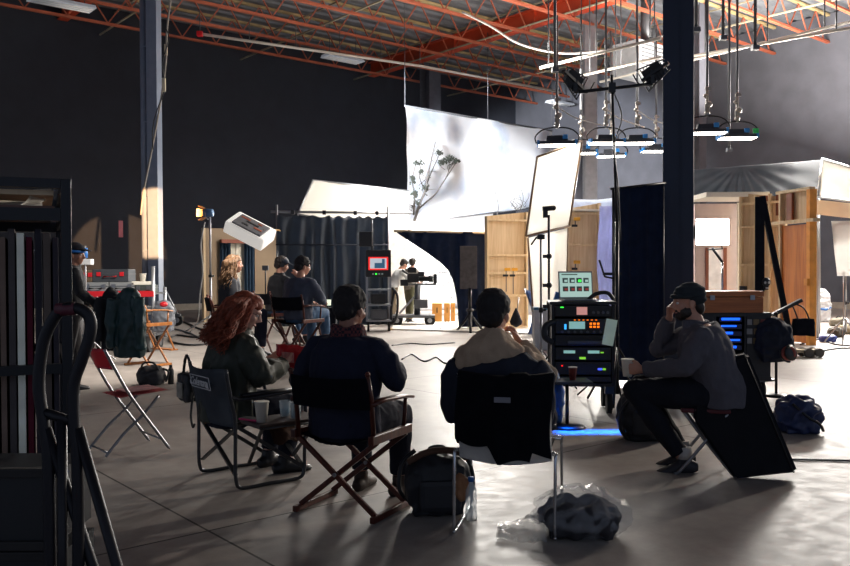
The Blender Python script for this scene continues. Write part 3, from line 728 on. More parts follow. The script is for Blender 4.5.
# pouch hung on the chair's left side
p = at(188, 387, 5.85); t = thing('camera_pouch', 'black see-through mesh pouch with straps hanging on the camp chair', 'bag', (p.x, p.y, 0), RZ2)
z = p.z
remesh(MB().box((0, 0, z), (.20, .09, .20), bev=.02), .01, 2, folds(.012, 14, 3)).build('pouch', pm('black_nylon', (32, 34, 40), .6, 0, .2, 10), t)
MB().box((-.02, -.052, z - .02), (.10, .012, .11), bev=.004).build('clear_pocket', pm('cloudy_plastic', (140, 140, 132), .3, 0, .3, 30), t)
MB().tube(smooth_path([(-.08, 0, z + .09), (-.04, 0, z + .2), (.06, -.02, z + .22), (.11, 0, z + .08)], 5), .011, 6).build('handle', BLKP, t)
MB().tube(smooth_path([(.09, 0, z - .05), (.10, -.02, z - .18), (.13, -.02, z - .26), (.16, -.02, z - .24)], 5), .009, 6).build('strap', BLKP, t)
J = sit(.375, .12, hl=.3, head=(R(-28), R(-26)), eR=(.29, .10, .70), wR=(.12, .36, .76), eL=(-.29, .10, .70), wL=(-.10, .36, .77), sw=.185, ay=.36)
wom, D = person('person with long wavy red hair and glasses in a dark olive puffer jacket', CW + V((-.15, -.02, 0)), RZ2, J, pm('skin_fair', (214, 166, 146), .5, 0, .05, 20), jacket=pm('olive_puffer', (58, 62, 54), .55, 0, .12, 10, .2, 60, spec=.3), trousers=pm('dark_jeans', (32, 35, 48)), bulk=1.12, jpad=.034, fold=.022, seed=5,
               hand_pose={'R': dict(d=(-.5, .8, .1), n=(-.5, -.3, .8), curl=1.0), 'L': dict(d=(.5, .8, .1), n=(.5, -.3, .8), curl=1.0)}, hk=.92)
long_hair(wom, D, pm('red_hair', (136, 62, 38), .55, 0, .4, 30), .33, 950, .030, .06, 6, 1.35, .0052, 1.04)
glasses(wom, D)
# red pouch she holds
pp = CW + V((-.12, -.01, 0)) + Matrix.Rotation(RZ2, 3, 'Z') @ V((0.03, .43, .79))
t = thing('snack_bag', 'shiny red snack bag held in the hands of the red-haired person', 'bag', pp, RZ2 + R(15))
mb = MB().loft([((-.15, 0, 0), .085, .006), ((-.12, 0, 0), .085, .018), ((0, 0, 0), .085, .035), ((.12, 0, 0), .085, .018), ((.15, 0, 0), .085, .006)], (0, 0, 1), 18)
remesh(mb, .006, 1, folds(.008, 16, 7)).build('bag_body', pm('red_foil', (196, 24, 44), .3, 0, .1), t)
MB().box((.01, -.037, 0), (.12, .006, .07), bev=.003).build('bag_panel', pm('pale_print', (214, 150, 150), .4, 0, .3, 40), t)
# table things
def Tt(x, y, z=.467): return CW + Matrix.Rotation(RZ2, 3, 'Z') @ V((x, y - .17, z))
def cup(label, loc, r=.04, h=.11, m=PAPER, lid=None, group=None):
    t = thing('paper_cup', label, 'cup', loc, 0, group)
    MB().lathe([(0, 0), (r * .72, 0), (r, h), (r * 1.05, h + .002), (r * 1.05, h - .004), (r * .96, h - .004), (r * .70, .006), (0, .006)], seg=24).build('cup', m, t)
    MB().lathe([(r * .99, h - .004), (r * 1.06, h - .004), (r * 1.06, h + .003), (r * .99, h + .003)], seg=24).build('rim', PAPER, t)
    return t
cup('white paper cup standing on the side table of the camp chair', Tt(.52, -.01), .044, .125)
CLR = pm('clear_plastic', (215, 228, 235), .08, 0, 0, alpha=.38, spec=.8)
for k, (x, y, lab) in enumerate(((.43, .20, 'clear plastic tumbler on the side table, left one of two beside the paper cup'), (.53, .22, 'clear plastic tumbler on the side table, right one of two nearest the man'))):
    t = thing('plastic_tumbler', lab, 'cup', Tt(x, y), 0, 'clear tumblers on the side table')
    MB().lathe([(0, 0), (.03, 0), (.038, .10), (.036, .10), (.028, .006), (0, .006)], seg=20).build('cup', CLR, t)
    MB().lathe([(0, .008), (.029, .008), (.033, .05), (0, .05)], seg=20).build('water', pm('water', (120, 165, 195), .05, alpha=.5), t)
o = MB().box((0, 0, .006), (.15, .075, .012), bev=.004).build('phone', pm('magenta_case', (190, 24, 92), .4), loc=Tt(.42, -.03), rz=R(-30)); tag(o, 'magenta phone lying on the camp chair side table', 'phone')
MB().box((0, 0, .0125), (.14, .066, .002)).build('screen', BLKP, o)

# --- white stacking chair with a coat over it, and the person on it
CC = V((.47, 4.57, 0)); RZ3 = R(-13)
t = thing('stacking_chair', 'white shell stacking chair with chrome legs and a black coat over its back', 'chair', CC, RZ3)
MB().sheet(lambda u, v: (-.235 + .47 * u, -.21 + .44 * v, .445 - .012 * math.sin(math.pi * u) - .03 * max(0, v - .85) * 6), 12, 12, .012).build('seat', WHTP, t)
def backf(u, v):
    return (-.245 + .49 * u + 0, -.225 - .055 * v - .045 * math.sin(math.pi * u), .40 + .455 * v - .022 * math.sin(math.pi * u))
bk = MB().sheet(backf, 16, 14, .012).build('backrest', WHTP, t)
MB().prism([(-.07, -.335, .775), (.08, -.335, .775), (.072, -.332, .745), (-.062, -.332, .745)], (0, .004, 0)).build('hand_slot', BLKP, bk)
for s in (-1, 1):
    x = s * .265
    MB().tube(smooth_path([(s * .22, -.20, .435), (x, -.235, .44), (x, -.262, .40), (x, -.285, .10), (x, -.285, .022), (x, -.262, .011), (x, .0, .011), (x, .23, .011), (x, .262, .02), (x, .262, .1), (x, .24, .40), (x, .225, .44), (s * .2, .2, .43)], 4), .0085, 10).build('leg', CHR, t)
MB().tube([(-.265, .2, .432), (.265, .2, .432)], .008, 8).build('cross_tube', CHR, t)
MB().tube([(-.265, -.2, .428), (.265, -.2, .428)], .008, 8).build('cross_tube', CHR, t)
def coatf(u, v):   # over the top edge and down the outside
    x = -.25 + .50 * u + .012 * math.sin(v * 6)
    top = .862 - .02 * math.sin(math.pi * u) + (.014 if .55 < u < .74 else 0)
    if v < .15: return (x, -.24 - .04 * v, top - .10 + .67 * v)
    w_ = (v - .15) / .85
    bot = .50 - .12 * min(1, max(0, (u - .34) * 9)) * (1 if u < .8 else .55) - .03 * math.sin(u * 7)
    if w_ < .12: return (x, -.252 - .45 * w_ - .04 * math.sin(math.pi * u), top + .012 * math.sin(w_ / .12 * math.pi))
    k = (w_ - .12) / .88
    return (x, -.315 + .055 * k - .045 * math.sin(math.pi * u) - .008 * math.sin(u * 17) * k, top + (bot - top) * k)
o = MB().sheet(coatf, 36, 30, .012).build('draped_coat', BLKC, loc=CC, rz=RZ3); tag(o, 'black coat draped over the back of the white stacking chair', 'coat')
MB().box((.005, -.372, .735), (.085, .006, .028), bev=.002).build('coat_label', pm('grey_label', (120, 120, 128), .6), o)
J = sit(.40, .10, head=(R(-12), R(-6)), eR=(.25, .16, .80), wR=(.085, .20, .985), eL=(-.22, .08, .74), wL=(-.06, .28, .66), sw=.17, ay=.45, shx=-.08)
J['kL'] = V((-.22, .36, .53)); J['kR'] = V((.22, .36, .53)); J['aL'] = V((.10, .27, .54)); J['aR'] = V((-.10, .34, .56)); J['tL'] = V((.26, .33, .55)); J['tR'] = V((-.26, .36, .57))
cen, D = person('person with short black hair in a beige knitted hooded sweater, seated on the white chair', CC + V((-.06, 0, 0)), RZ3, J, SKIN, jacket=pm('beige_knit', (176, 152, 128), .95, 0, .12, 14, .6, 140), trousers=pm('dark_jeans', (32, 35, 48)), seed=8, fold=.008, bulk=1.0,
               hand_pose={'R': dict(d=(-.40, -.02, .85), n=(-.8, -.35, -.1), curl=1.3)}, hk=.92)
short_hair(cen, D, HAIRB, vol=.016, seed=1)
Nn = V(J['N'])
mb = MB().loft([(Nn + V((0, -.02, -.17)), .20, .10), (Nn + V((0, -.05, -.12)), .22, .13), (Nn + V((0, -.045, -.04)), .18, .125), (Nn + V((0, -.03, .025)), .12, .10), (Nn + V((0, -.02, .06)), .085, .08)], (1, 0, 0), 22)
remesh(mb, .008, 3, folds(.014, 11, 4)).build('hood', MATS['beige_knit'], cen)
mb = MB().loft([(V((0, -.05, .46)), .24, .165), (V((0, -.05, .62)), .245, .165), (Nn + V((.025, -.04, -.22)), .262, .175), (Nn + V((.02, -.045, -.13)), .238, .17), (Nn + V((.01, -.05, -.085)), .19, .152)], (1, 0, 0), 28)
for s in (-1, 1): mb.loft([(V((s * .20 - .015, -.02, Nn.z - .13)), .065, .07), (V((s * .245 - .01, .0, .80)), .078, .085), (V((s * .25, .0, .64)), .07, .08), (V((s * .24, .0, .56)), .055, .06)], (1, 0, 0), 14)
remesh(mb, .009, 3, folds(.020, 7, 14)).build('coat', pm('dark_navy_coat', (38, 42, 54), .85, 0, .15, 8, .2, 90, spec=.2), cen)

# --- bearded man in the beanie on a folding stool
CB = V((1.93, 5.72, 0)); RZ4 = R(76)
t = thing('folding_stool', 'small maroon folding stool with grey tube legs under the person in the beanie', 'stool', CB, RZ4)
MB().box((0, 0, .44), (.36, .32, .03), bev=.012).build('seat', pm('maroon_seat', (84, 26, 34), .6), t)
for s in (-1, 1):
    MB().tube(smooth_path([(s * .15, -.14, .425), (s * .155, -.02, .26), (s * .16, .17, .02), (s * .16, .20, .012)], 4), .0115, 8).build('leg', STL, t)
    MB().tube(smooth_path([(s * .13, .14, .425), (s * .135, .02, .26), (s * .14, -.17, .02), (s * .14, -.20, .012)], 4), .0115, 8).build('leg', STL, t)
MB().tube([(-.16, .14, .055), (.16, .14, .055)], .009, 8).build('crossbar', STL, t)
MB().tube([(-.14, -.14, .055), (.14, -.14, .055)], .009, 8).build('crossbar', STL, t)
J = sit(.44, .32, hl=-.15, head=(R(4), R(-6)), eR=(.20, .40, .82), wR=(.075, .33, 1.06), eL=(-.24, .24, .74), wL=(-.10, .52, .70), sw=.195, kx=.11, ky=.50, ay=.24)
J['kL'] = V((-.13, .58, .56)); J['kR'] = V((.12, .53, .56)); J['tL'] = J['aL'] + V((0, .2, -.03)); J['tR'] = J['aR'] + V((0, .2, -.03))
GREYK = pm('grey_sweater', (84, 82, 90), .95, 0, .12, 12, .5, 120)
brd, D = person('bearded person in a dark beanie and grey sweater sitting on a stool, hand at mouth', CB + V((.11, 0, 0)), RZ4, J, SKIN, jacket=GREYK, trousers=pm('black_trousers', (28, 30, 38), .9, 0, .1, spec=.2), shoe=pm('grey_sneaker', (48, 48, 54), .6), bulk=1.26, seed=11, collar=True, jpad=.024,
               hand_pose={'R': dict(d=(-.35, -.02, .92), n=(-.5, -.8, 0), curl=1.2), 'L': dict(d=(.15, .95, 0), n=(.9, -.1, .1), curl=.9)})
q, Rh = D['q'], D['Rh']
mb = MB().ball(q(0, -.012, .058), (.094, .112, .078), Rh).ball(q(0, -.055, .02), (.082, .068, .06), Rh)
MB().ball(q(0, -.062, -.04), (.064, .042, .062), Rh).build('hair', HAIRD, brd)
o = remesh(mb, .007, 2, lambda c: .003 * math.sin(c.z * 160))
Ri = Rh.transposed(); Hh = D['H']
for v in o.bm.verts:
    p = Ri @ (v.co - Hh); lim = .034 if p.y > .0 else .0
    if p.z < lim and p.y > -.03: v.co = Hh + Rh @ V((p.x, p.y, lim))
bn = o.build('beanie', pm('dark_teal_knit', (38, 46, 52), .95, 0, .15, 30, .6, 150), brd)
MB().tube([q(.088 * math.cos(a), .012 + .104 * math.sin(a) - .012, .040 - .010 * math.sin(a) * -1 - .018 * (math.sin(a) < 0) * -math.sin(a) * -1) for a in [k * math.pi / 14 for k in range(28)]], .017, 8, closed=True).build('beanie_cuff', MATS['dark_teal_knit'], bn)
mb = MB().ball(q(0, .058, -.088), (.046, .045, .038), Rh).ball(q(.045, .03, -.065), (.022, .042, .042), Rh).ball(q(-.045, .03, -.065), (.022, .042, .042), Rh).ball(q(0, .088, -.052), (.026, .012, .008), Rh)
remesh(mb, .006, 1, lambda c: .004 * noise.noise(c * 90)).build('beard', HAIRD, brd)
for s, f in (('L', 'aL'), ('R', 'aR')): MB().cyl(V(J[f]) + V((0, 0, .01)), V(J[f]) + V((0, 0, .09)), .052, .050, 14).build('sock', pm('pale_sock', (190, 184, 178), .9), brd)
cp = CB + V((.11, 0, 0)) + Matrix.Rotation(RZ4, 3, 'Z') @ V((-.055, .62, .645))
cup('white paper cup held in the hand of the person in the beanie', cp, .043, .12)

# --- tall black padded case leaning by the stool
p0 = at(745, 486, 5.42); t0 = V((p0.x, 5.42, 0))
poly = [(728, 365), (762, 358), (799, 473), (735, 487), (699, 424), (704, 388)]
pts = [at(a, b, 5.42) - t0 for a, b in poly]
for v in pts: v.z = max(v.z, .012)
pts = [V((v.x, v.y + .28 * v.z, v.z)) for v in pts]
mb = MB().prism(pts, (.05, .17, 0)); bmesh.ops.bevel(mb.bm, geom=list(mb.bm.edges), offset=.018, segments=3, affect='EDGES')
t = mb.build('padded_case', pm('matte_case_cloth', (24, 25, 30), .9, 0, .15, 6, .2, 60, spec=.2), loc=t0); tag(t, 'tall black padded case leaning beside the stool, right foreground', 'case')
e = [pts[1] * 1.0, pts[2] * 1.0]; MB().tube([p_ + V((-.03, -.004, 0)) for p_ in (pts[0], pts[1] * 1, pts[2])], .005, 6).build('zip_piping', BLKP, t)
c = at(737, 392, 5.5) - t0
for k in range(4): MB().box((c.x - .024 + .014 * k, .28 * c.z + .05 * 0 - .004, c.z), (.006, .004, .026 - .006 * (k % 2))).build('logo_mark', pm('dim_print', (92, 92, 98), .6, 0, 0), t)
# --- bags
def softbag(name, label, cat, loc, size, mat, seed, rz=0, vox=.012, amp=.03, parts=None, top=None):
    w_, d_, h_ = size
    mb = MB().ball((0, 0, h_ * .48), (w_ * .56, d_ * .58, h_ * .52), sub=3, f=lambda c: 1 + .18 * (abs(c.x) + abs(c.y) + abs(c.z) - 1)).box((0, 0, h_ * .42), (w_ * .86, d_ * .84, h_ * .8))
    o = remesh(mb, vox, 4, folds(amp, 7, seed, (1, 1, 1)))
    for v in o.bm.verts: v.co.z = max(v.co.z, .004)
    o = o.build(name, mat, None, loc, rz); tag(o, label, cat); return o
NYL = pm('black_nylon', (32, 34, 40))
p = fl(438, 517); bp = softbag('backpack', 'black backpack stuffed full standing on the floor beside the white chair', 'backpack', (p.x, p.y + .1, 0), (.33, .24, .35), NYL, 21, R(6), .01, .02)
MB().box((0, -.13, .13), (.24, .06, .18), bev=.03).build('front_pocket', NYL, bp)
MB().tube(smooth_path([(-.06, 0, .34), (-.04, 0, .375), (.03, 0, .38), (.06, 0, .34)], 5), .010, 6).build('handle', BLKP, bp)
for s in (-1, 1): MB().tube(smooth_path([(s * .12, .10, .34), (s * .20, .10, .26), (s * .215, .06, .12), (s * .14, .08, .03)], 5), .014, 6).build('strap', BLKP, bp)
MB().tube(smooth_path([(-.17, -.02, .30), (-.05, -.06, .365), (.1, -.04, .36), (.17, 0, .31)], 5), .02, 8).build('top_flap', pm('brown_cloth', (92, 66, 52)), bp)
remesh(MB().ball((.115, -.15, .18), (.045, .03, .08)), .008, 1, folds(.012, 20, 2)).build('tan_pouch', pm('tan_cloth', (150, 104, 70), .7), bp)
bo = thing('water_bottle', 'clear blue-capped water bottle standing against the backpack', 'bottle', (p.x + .185, p.y - .05, 0))
MB().lathe([(0, 0), (.033, 0), (.034, .02), (.031, .07), (.034, .13), (.031, .17), (.014, .205), (.014, .22), (0, .22)], seg=20).build('bottle', CLR, bo)
MB().lathe([(0, .215), (.017, .215), (.017, .24), (0, .24)], seg=16).build('cap', BLUP, bo)
# plastic bag with a jacket inside
p = fl(585, 541); PB = (p.x, p.y + .12, 0)
ins = softbag('folded_jacket', 'dark jacket stuffed inside the clear plastic bag on the floor', 'jacket', PB, (.38, .26, .19), pm('dark_wrinkled_cloth', (52, 50, 54), .85, 0, .3, 12), 31, R(-8), .012, .045)
FILM = pm('clear_film', (205, 208, 214), .15, 0, 0, alpha=.20, spec=1.0, bump=.9, bs=30)
mb = MB().ball((0, 0, .11), (.245, .17, .125), sub=4)
for v in mb.bm.verts:
    v.co += v.normal * 0; n_ = noise.noise(v.co * 13); v.co += (v.co - V((0, 0, .1))).normalized() * (.05 * (1 - abs(n_) * 2) - .015); v.co.z = max(v.co.z, .006)
fb = mb.build('plastic_bag', FILM, None, PB, R(-8)); tag(fb, 'crumpled clear plastic bag lying on the floor right of the white chair', 'bag')
def tailf(u, v):
    x = -.18 - .26 * u; s_ = .17 + .02 * math.sin(5 * u)
    return (x, -.04 + (v - .5) * 2 * s_, .012 + .10 * (1 - u) * math.sin(math.pi * v) + .035 * abs(noise.noise(V((u * 4, v * 5, 3)))) + .05 * max(0, v - .7) * (1 - u))
MB().sheet(tailf, 26, 22, .003).build('bag_mouth', pm('milky_film', (205, 205, 205), .2, 0, .2, 14, alpha=.42, spec=1.0, bump=.8, bs=24), fb)
# blue bag on the right, dark bag by his feet
p = fl(803, 434); o = softbag('cloth_bundle', 'slumped dark blue bag on the floor right of the padded case', 'bag', (p.x, p.y + .12, 0), (.32, .3, .30), pm('deep_blue_nylon', (38, 52, 92), .5, 0, .2, 9), 41, 0, .012, .05)
MB().tube(smooth_path([(-.1, -.14, .26), (0, -.2, .16), (.1, -.2, .10), (.16, -.14, .03)], 5), .012, 6).build('strap', BLKP, o)
p = fl(648, 443); o = softbag('rucksack', 'black rucksack on the floor in front of the person in the beanie', 'backpack', (p.x, p.y + .16, 0), (.36, .28, .42), NYL, 51, 0, .012, .025)
MB().tube(smooth_path([(-.12, -.1, .36), (-.21, -.12, .25), (-.21, -.12, .1), (-.14, -.1, .02)], 5), .015, 6).build('strap', BLKP, o)
MB().box((0, -.15, .16), (.24, .06, .2), bev=.025).build('front_pocket', NYL, o)

# --- red folding chair
t = thing('folding_chair', 'red seated metal folding chair standing empty on the concrete left of the group', 'chair', (-2.29, 6.49, 0), R(-50))
REDC = pm('wine_red_vinyl', (150, 28, 50), .4, 0, .1)
MB().sheet(lambda u, v: ((-.19 + .38 * u) * (1 - .12 * v), -.19 + .40 * v, .445 + .02 * v), 10, 10, .022).build('seat', REDC, t)
MB().sheet(lambda u, v: ((-.13 + .26 * u), -.10 + .26 * v, .4695 + .012 * v), 6, 6, .002).build('pale_patch', pm('pale_pink', (190, 150, 152), .5, 0, .3, 20), t)  # paler patch laid on the seat
MB().sheet(lambda u, v: (-.20 + .40 * u, -.235 - .06 * v - .04 * math.sin(math.pi * u), .66 + .16 * v), 10, 5, .018).build('backrest', REDC, t)
for s in (-1, 1):
    MB().tube(smooth_path([(s * .205, -.30, .82), (s * .205, -.24, .70), (s * .205, -.10, .44), (s * .205, .16, .06), (s * .205, .19, .012)], 4), .0125, 8).build('front_leg', STL, t)
    MB().tube(smooth_path([(s * .185, .12, .43), (s * .185, .0, .30), (s * .185, -.14, .18), (s * .185, -.26, .05), (s * .185, -.29, .012)], 4), .0115, 8).build('rear_leg', STL, t)
MB().tube([(-.205, .12, .10), (.205, .12, .10)], .008, 8).build('crossbar', STL, t)
MB().tube([(-.185, -.27, .035), (.185, -.27, .035)], .008, 8).build('crossbar', STL, t)

# ================================================================== near left: panel rack and hand truck
YR = 3.0
rp = at(67, 300, YR); rx = rp.x
t = thing('panel_rack', 'black square-tube rack cart holding upright scenery panels, left edge of the photo', 'rack', (rx, YR, 0), R(25))
H_ = 1.735; W_ = 1.15; Dp = .95
BT = pm('rack_black_tube', (20, 22, 28), .4, .3, .06)
for x in (0, -W_):
    for y in (0, Dp): MB().box((x, y, (.16 + H_) / 2), (.036, .036, H_ - .16), bev=.003).build('post', BT, t)
for z in (H_ - .018, 1.605, 1.05, .20):
    for y in (0, Dp): MB().box((-W_ / 2, y, z), (W_ - .037, .034, .034 if z != 1.605 else .045)).build('rail', BT, t)
    for x in (0, -W_): MB().box((x, Dp / 2, z), (.03, Dp - .037, .034)).build('side_rail', BT, t)
MB().box((-W_ / 2, Dp / 2, H_ - .05), (W_ - .08, Dp - .04, .018)).build('top_board', PLY, t)
MB().box((-W_ / 2, Dp / 2, 1.632), (W_ - .08, Dp - .04, .012)).build('shelf_board', pm('brown_board', (104, 72, 60), .6), t)
MB().box((-W_ / 2, Dp / 2, .17), (W_, Dp, .03)).build('deck', pm('brown_board', (104, 72, 60)), t)
for x in (-.08, -W_ + .08):
    for y in (.1, Dp - .1):
        cw = MB().tube([(x - .03, y, .075), (x + .03, y, .075)], .072, 20).build('caster', RUB, t)
        MB().box((x, y, .14), (.07, .08, .04)).build('caster_bracket', GRYM, cw)
cols = [(38, 36, 40), (58, 52, 48), (30, 29, 33), (84, 30, 44), (140, 134, 124), (46, 43, 43), (66, 56, 50), (32, 31, 36), (90, 82, 76), (40, 38, 42), (54, 48, 46), (34, 34, 38), (70, 66, 62)]
labs = ['charcoal', 'brown-grey', 'black', 'wine red', 'pale grey', 'dark grey', 'brown', 'black-blue', 'taupe', 'soot grey', 'umber', 'coal black', 'stone grey']
for i, c in enumerate(cols[:12]):
    x = rx - .005 - i * .029; h = 1.34 + .03 * ((i * 7) % 3) / 2; tt = .019 + .006 * ((i * 5) % 3) / 2
    o = MB().box((0, 0, h / 2), (tt, Dp - .12, h), bev=.003).build('scenery_panel', pm('panel_cloth_%s' % labs[i].replace(' ', '_').replace('-', '_'), tuple(min(255, int(q_ * (1.9 if i != 3 else 1.1))) for q_ in c), .9, 0, .25, 5, spec=.15), loc=V((rx, YR, .186)) + Matrix.Rotation(R(25), 3, 'Z') @ V((x - rx - .03, Dp / 2, 0)), rz=R(25))
    ordn = 'rightmost' if i == 0 else '%s from the right in the rack' % ['', 'second', 'third', 'fourth', 'fifth', 'sixth', 'seventh', 'eighth', 'ninth', 'tenth', 'eleventh', 'twelfth', 'thirteenth'][i]
    tag(o, '%s upright scenery panel, %s' % (labs[i], ordn), 'panel', 'upright panels in the rack')
# paper rolls on the shelf
for k, (x, y, r, L, m, lab) in enumerate(((-.10, .30, .018, .7, PAPER, 'white rolled paper lying on the top shelf of the rack, front one'), (-.16, .42, .022, .6, pm('kraft_paper', (128, 96, 74), .8), 'brown cardboard tube on the top shelf of the rack'), (-.25, .56, .02, .7, PAPER, 'white rolled paper lying on the top shelf of the rack, rear one'))):
    o = MB().tube([(-L / 2, 0, r), (L / 2, .06, r)], r, 14).build('paper_roll', m, loc=V((rx, YR, 1.64)) + Matrix.Rotation(R(25), 3, 'Z') @ V((x - L / 2 + .02, y, 0)), rz=R(20)); tag(o, lab, 'roll')
o = MB().sheet(lambda u, v: (.05 * u, .16 * v, .002 + .055 * u * u + .02 * v), 6, 5, .002).build('paper_sheet', PAPER, loc=(rx - .17, YR + .0, 1.64)); tag(o, 'curled white paper sheet standing up at the right end of the rack shelf', 'paper')
# crates in front of the rack, bottom left corner
for k, (z0, h, px1, lab) in enumerate(((.167, .40, 60, 'black worn wooden crate at the bottom left corner, lower one'), (.57, .245, 57, 'black worn wooden crate stacked on another at the bottom left corner'))):
    xr = at(px1, 500, 2.45).x; t = thing('crate', lab, 'crate', (xr - .3, 2.59, z0), 0)
    CR = pm('scuffed_black_wood', (34, 31, 31), .7, 0, .4, 12)
    MB().box((0, 0, h / 2), (.58, .27, h - .03)).build('body', pm('black_plastic', (17, 18, 21)), t)
    for z in (.014, h - .014): MB().box((0, -.135, z), (.6, .03, .028), bev=.004).build('edge_trim', CR, t)
    for x in (-.29, .29): MB().box((x, -.135, h / 2), (.028, .03, h - .03), bev=.004).build('corner_trim', CR, t)
    MB().tube([(-.06, -.13, h / 2), (-.06, -.165, h / 2 - .02), (.06, -.165, h / 2 - .02), (.06, -.13, h / 2)], .006, 6).build('handle', STL, t)
# dolly under crates
t = thing('cart_base', 'low wooden dolly with black tyres under the stacked crates', 'dolly', (at(57, 500, 2.45).x - .3, 2.59, 0))
MB().box((0, 0, .145), (.66, .28, .035)).build('deck', pm('brown_board', (104, 72, 60)), t)
for x in (-.27, .28):
    for y in (-.085, .085): MB().tube([(x - .02, y, .064), (x + .02, y, .064)], .062, 20).build('wheel', RUB, t)
# hand truck
YT = 2.3; base = at(62, 300, YT)
t = thing('hand_truck', 'tall black tube hand truck with a looped handle in the left foreground', 'hand truck', (base.x, YT, 0))
def hp(px, py, dy=0): return at(px, py, YT + dy) - V((base.x, YT, 0))
BG = pm('gloss_black_tube', (24, 23, 30), .5, .3, .05)
lo = hp(50, 566); lo.z = .14
ro = hp(77, 566); ro.z = .14
MB().tube(smooth_path([V((lo.x, 0, .14)), hp(49, 480), hp(44, 425), hp(39, 385), hp(43, 345), hp(52, 322), hp(63, 309), hp(80, 309), hp(90, 318), hp(90, 335), hp(82, 360), hp(74, 385), hp(74, 425), hp(78, 480), V((ro.x, 0, .14))], 6), .0165, 12).build('handle_frame', BG, t)
MB().tube([hp(57, 310), hp(76, 308.5)], .0185, 12).build('grip', pm('wine_grip', (86, 30, 46), .5), t)
MB().tube([hp(44, 412), hp(74, 422)], .014, 10).build('crossbar', BG, t)
MB().tube([hp(62, 418), V((hp(62, 560).x, 0, .14))], .014, 10).build('centre_bar', BG, t)
a1 = hp(78, 428); MB().tube([a1, V((a1.x + .27, -.05, .06))], .015, 10).build('rear_strut', BG, t)
a1 = hp(46, 428); MB().tube([a1, V((a1.x + .27, .05, .06))], .015, 10).build('rear_strut', BG, t)
MB().box((0.02, .12, .03), (.42, .26, .012)).bar((-.05, 0, .03), (-.05, 0, .15), .03).build('toe_plate', BG, t)
for x in (-.17, .21): MB().tube([(x - .025, -.05, .125), (x + .025, -.05, .125)], .122, 24).build('wheel', RUB, t)
MB().tube([(-.17, -.05, .125), (.21, -.05, .125)], .01, 8).build('axle', GRYM, t)
# ================================================================== middle distance, right of centre
def local(t0):
    return lambda px, py, Y: at(px, py, Y) - V(t0)
def cstand(label, loc, h, mat=STL, cat='stand', rz=0, boom=None, group=None, r=.014, spread=.42):
    t = thing('light_stand', label, cat, loc, rz, group)
    MB().tube([(0, 0, .12), (0, 0, h * .5)], r * 1.25, 10).build('lower_tube', mat, t)
    MB().tube([(0, 0, h * .5), (0, 0, h)], r, 10).build('upper_tube', mat, t)
    for k in range(3):
        a = k * 2.094 + .5; x, y = math.cos(a), math.sin(a)
        MB().tube([(0, 0, .42), (x * spread * .5, y * spread * .5, .20), (x * spread, y * spread, .012)], r * .7, 6).build('leg', mat, t)
    MB().tube([(0, 0, h * .5 - .03), (0, 0, h * .5 + .03)], r * 2, 10).box((r * 2.5, 0, h * .5), (.05, .02, .03)).build('knuckle', BLKP, t)
    return t
# --- sound cart
Y0 = 7.95; p = at(583, 400, Y0); S0 = V((p.x, Y0, 0)); L_ = local(S0)
t = thing('sound_cart', 'black sound recording cart stacked with rack gear under the open laptop', 'cart', S0, R(-6))
w_ = .60
MB().box((0, .25, .285), (w_, .5, .03)).build('bottom_shelf', BLKP, t)
for x in (-w_ / 2 + .015, w_ / 2 - .015):
    for y in (.01, .49): MB().box((x, y, .67), (.028, .028, .78)).build('corner_post', BLK, t)
    MB().box((x, .25, .67), (.012, .46, .74)).build('side_panel', NYL, t)
MB().box((0, .25, 1.075), (w_ + .04, .54, .028), bev=.006).build('top_shelf', BLKP, t)
MB().box((0, .48, .67), (w_ - .06, .012, .72)).build('back_panel', BLKP, t)
def unit(z, h, mat=BLKP, d=.42):
    o = MB().box((0, d / 2 + .0, z + h / 2), (w_ - .07, d, h - .008), bev=.006).build('rack_unit', mat, t); return o
LCD = pm('lcd_cyan', (150, 200, 200), .3, emit=(160, 215, 205), es=.45, var=0)
LCDP = pm('lcd_pink', (200, 150, 140), .3, emit=(215, 150, 140), es=.6, var=0)
GRNS = pm('lcd_green', (140, 220, 60), .3, emit=(150, 235, 60), es=.6, var=0)
u1 = unit(.94, .115); MB().box((-.01, -.006, 1.0), (.10, .008, .075)).build('display', LCDP, u1)
MB().box((-.20, -.006, 1.035), (.03, .006, .010)).build('power_led', GREENL, u1)
for k in range(4): MB().cyl((.10 + .045 * k, -.015, .985), (.10 + .045 * k, .01, .985), .014, seg=12).build('knob', GRYM, u1)
u2 = unit(.78, .15, d=.46); u2.location.y = -.04
MB().box((-.06, -.006, .865), (.15, .008, .07)).build('display', LCD, u2)
MB().box((-.17, -.006, .85), (.02, .006, .05)).build('side_led', pm('cyan_led', (60, 170, 230), emit=(60, 170, 240), es=1.2, var=0), u2)
for r_ in range(2):
    for k in range(3): MB().box((.07 + .035 * k, -.006, .85 + .03 * r_), (.022, .006, .018)).build('button', ORAL, u2)
for k in range(6): MB().box((-.08 + .04 * k, -.008, .915), (.018, .006, .006)).build('meter_light', ORAL, u2)
for k in range(7): MB().cyl((-.2 + .06 * k, -.03, .80), (-.2 + .06 * k, 0, .80), .013, seg=10).build('knob', GRYM, u2)
u3 = unit(.66, .11); MB().box((.02, -.02, .70), (.34, .06, .035), bev=.01).build('drawer_pull', GRYM, u3)
u4 = unit(.52, .13)
for x in (-.13, .10): MB().box((x, -.006, .605), (.11, .008, .028)).build('display', LCD, u4)
MB().box((-.005, -.006, .545), (.06, .008, .022)).build('display', GRNS, u4)
MB().box((.18, -.006, .60), (.03, .006, .012)).build('power_led', GRNS, u4)
u5 = unit(.38, .13)
MB().box((.16, -.006, .44), (.04, .006, .018)).build('power_led', pm('blue_small_led', (60, 80, 255), emit=(70, 90, 255), es=1.5, var=0), u5)
MB().box((.20, -.006, .44), (.03, .006, .018)).build('power_led', GRNS, u5)
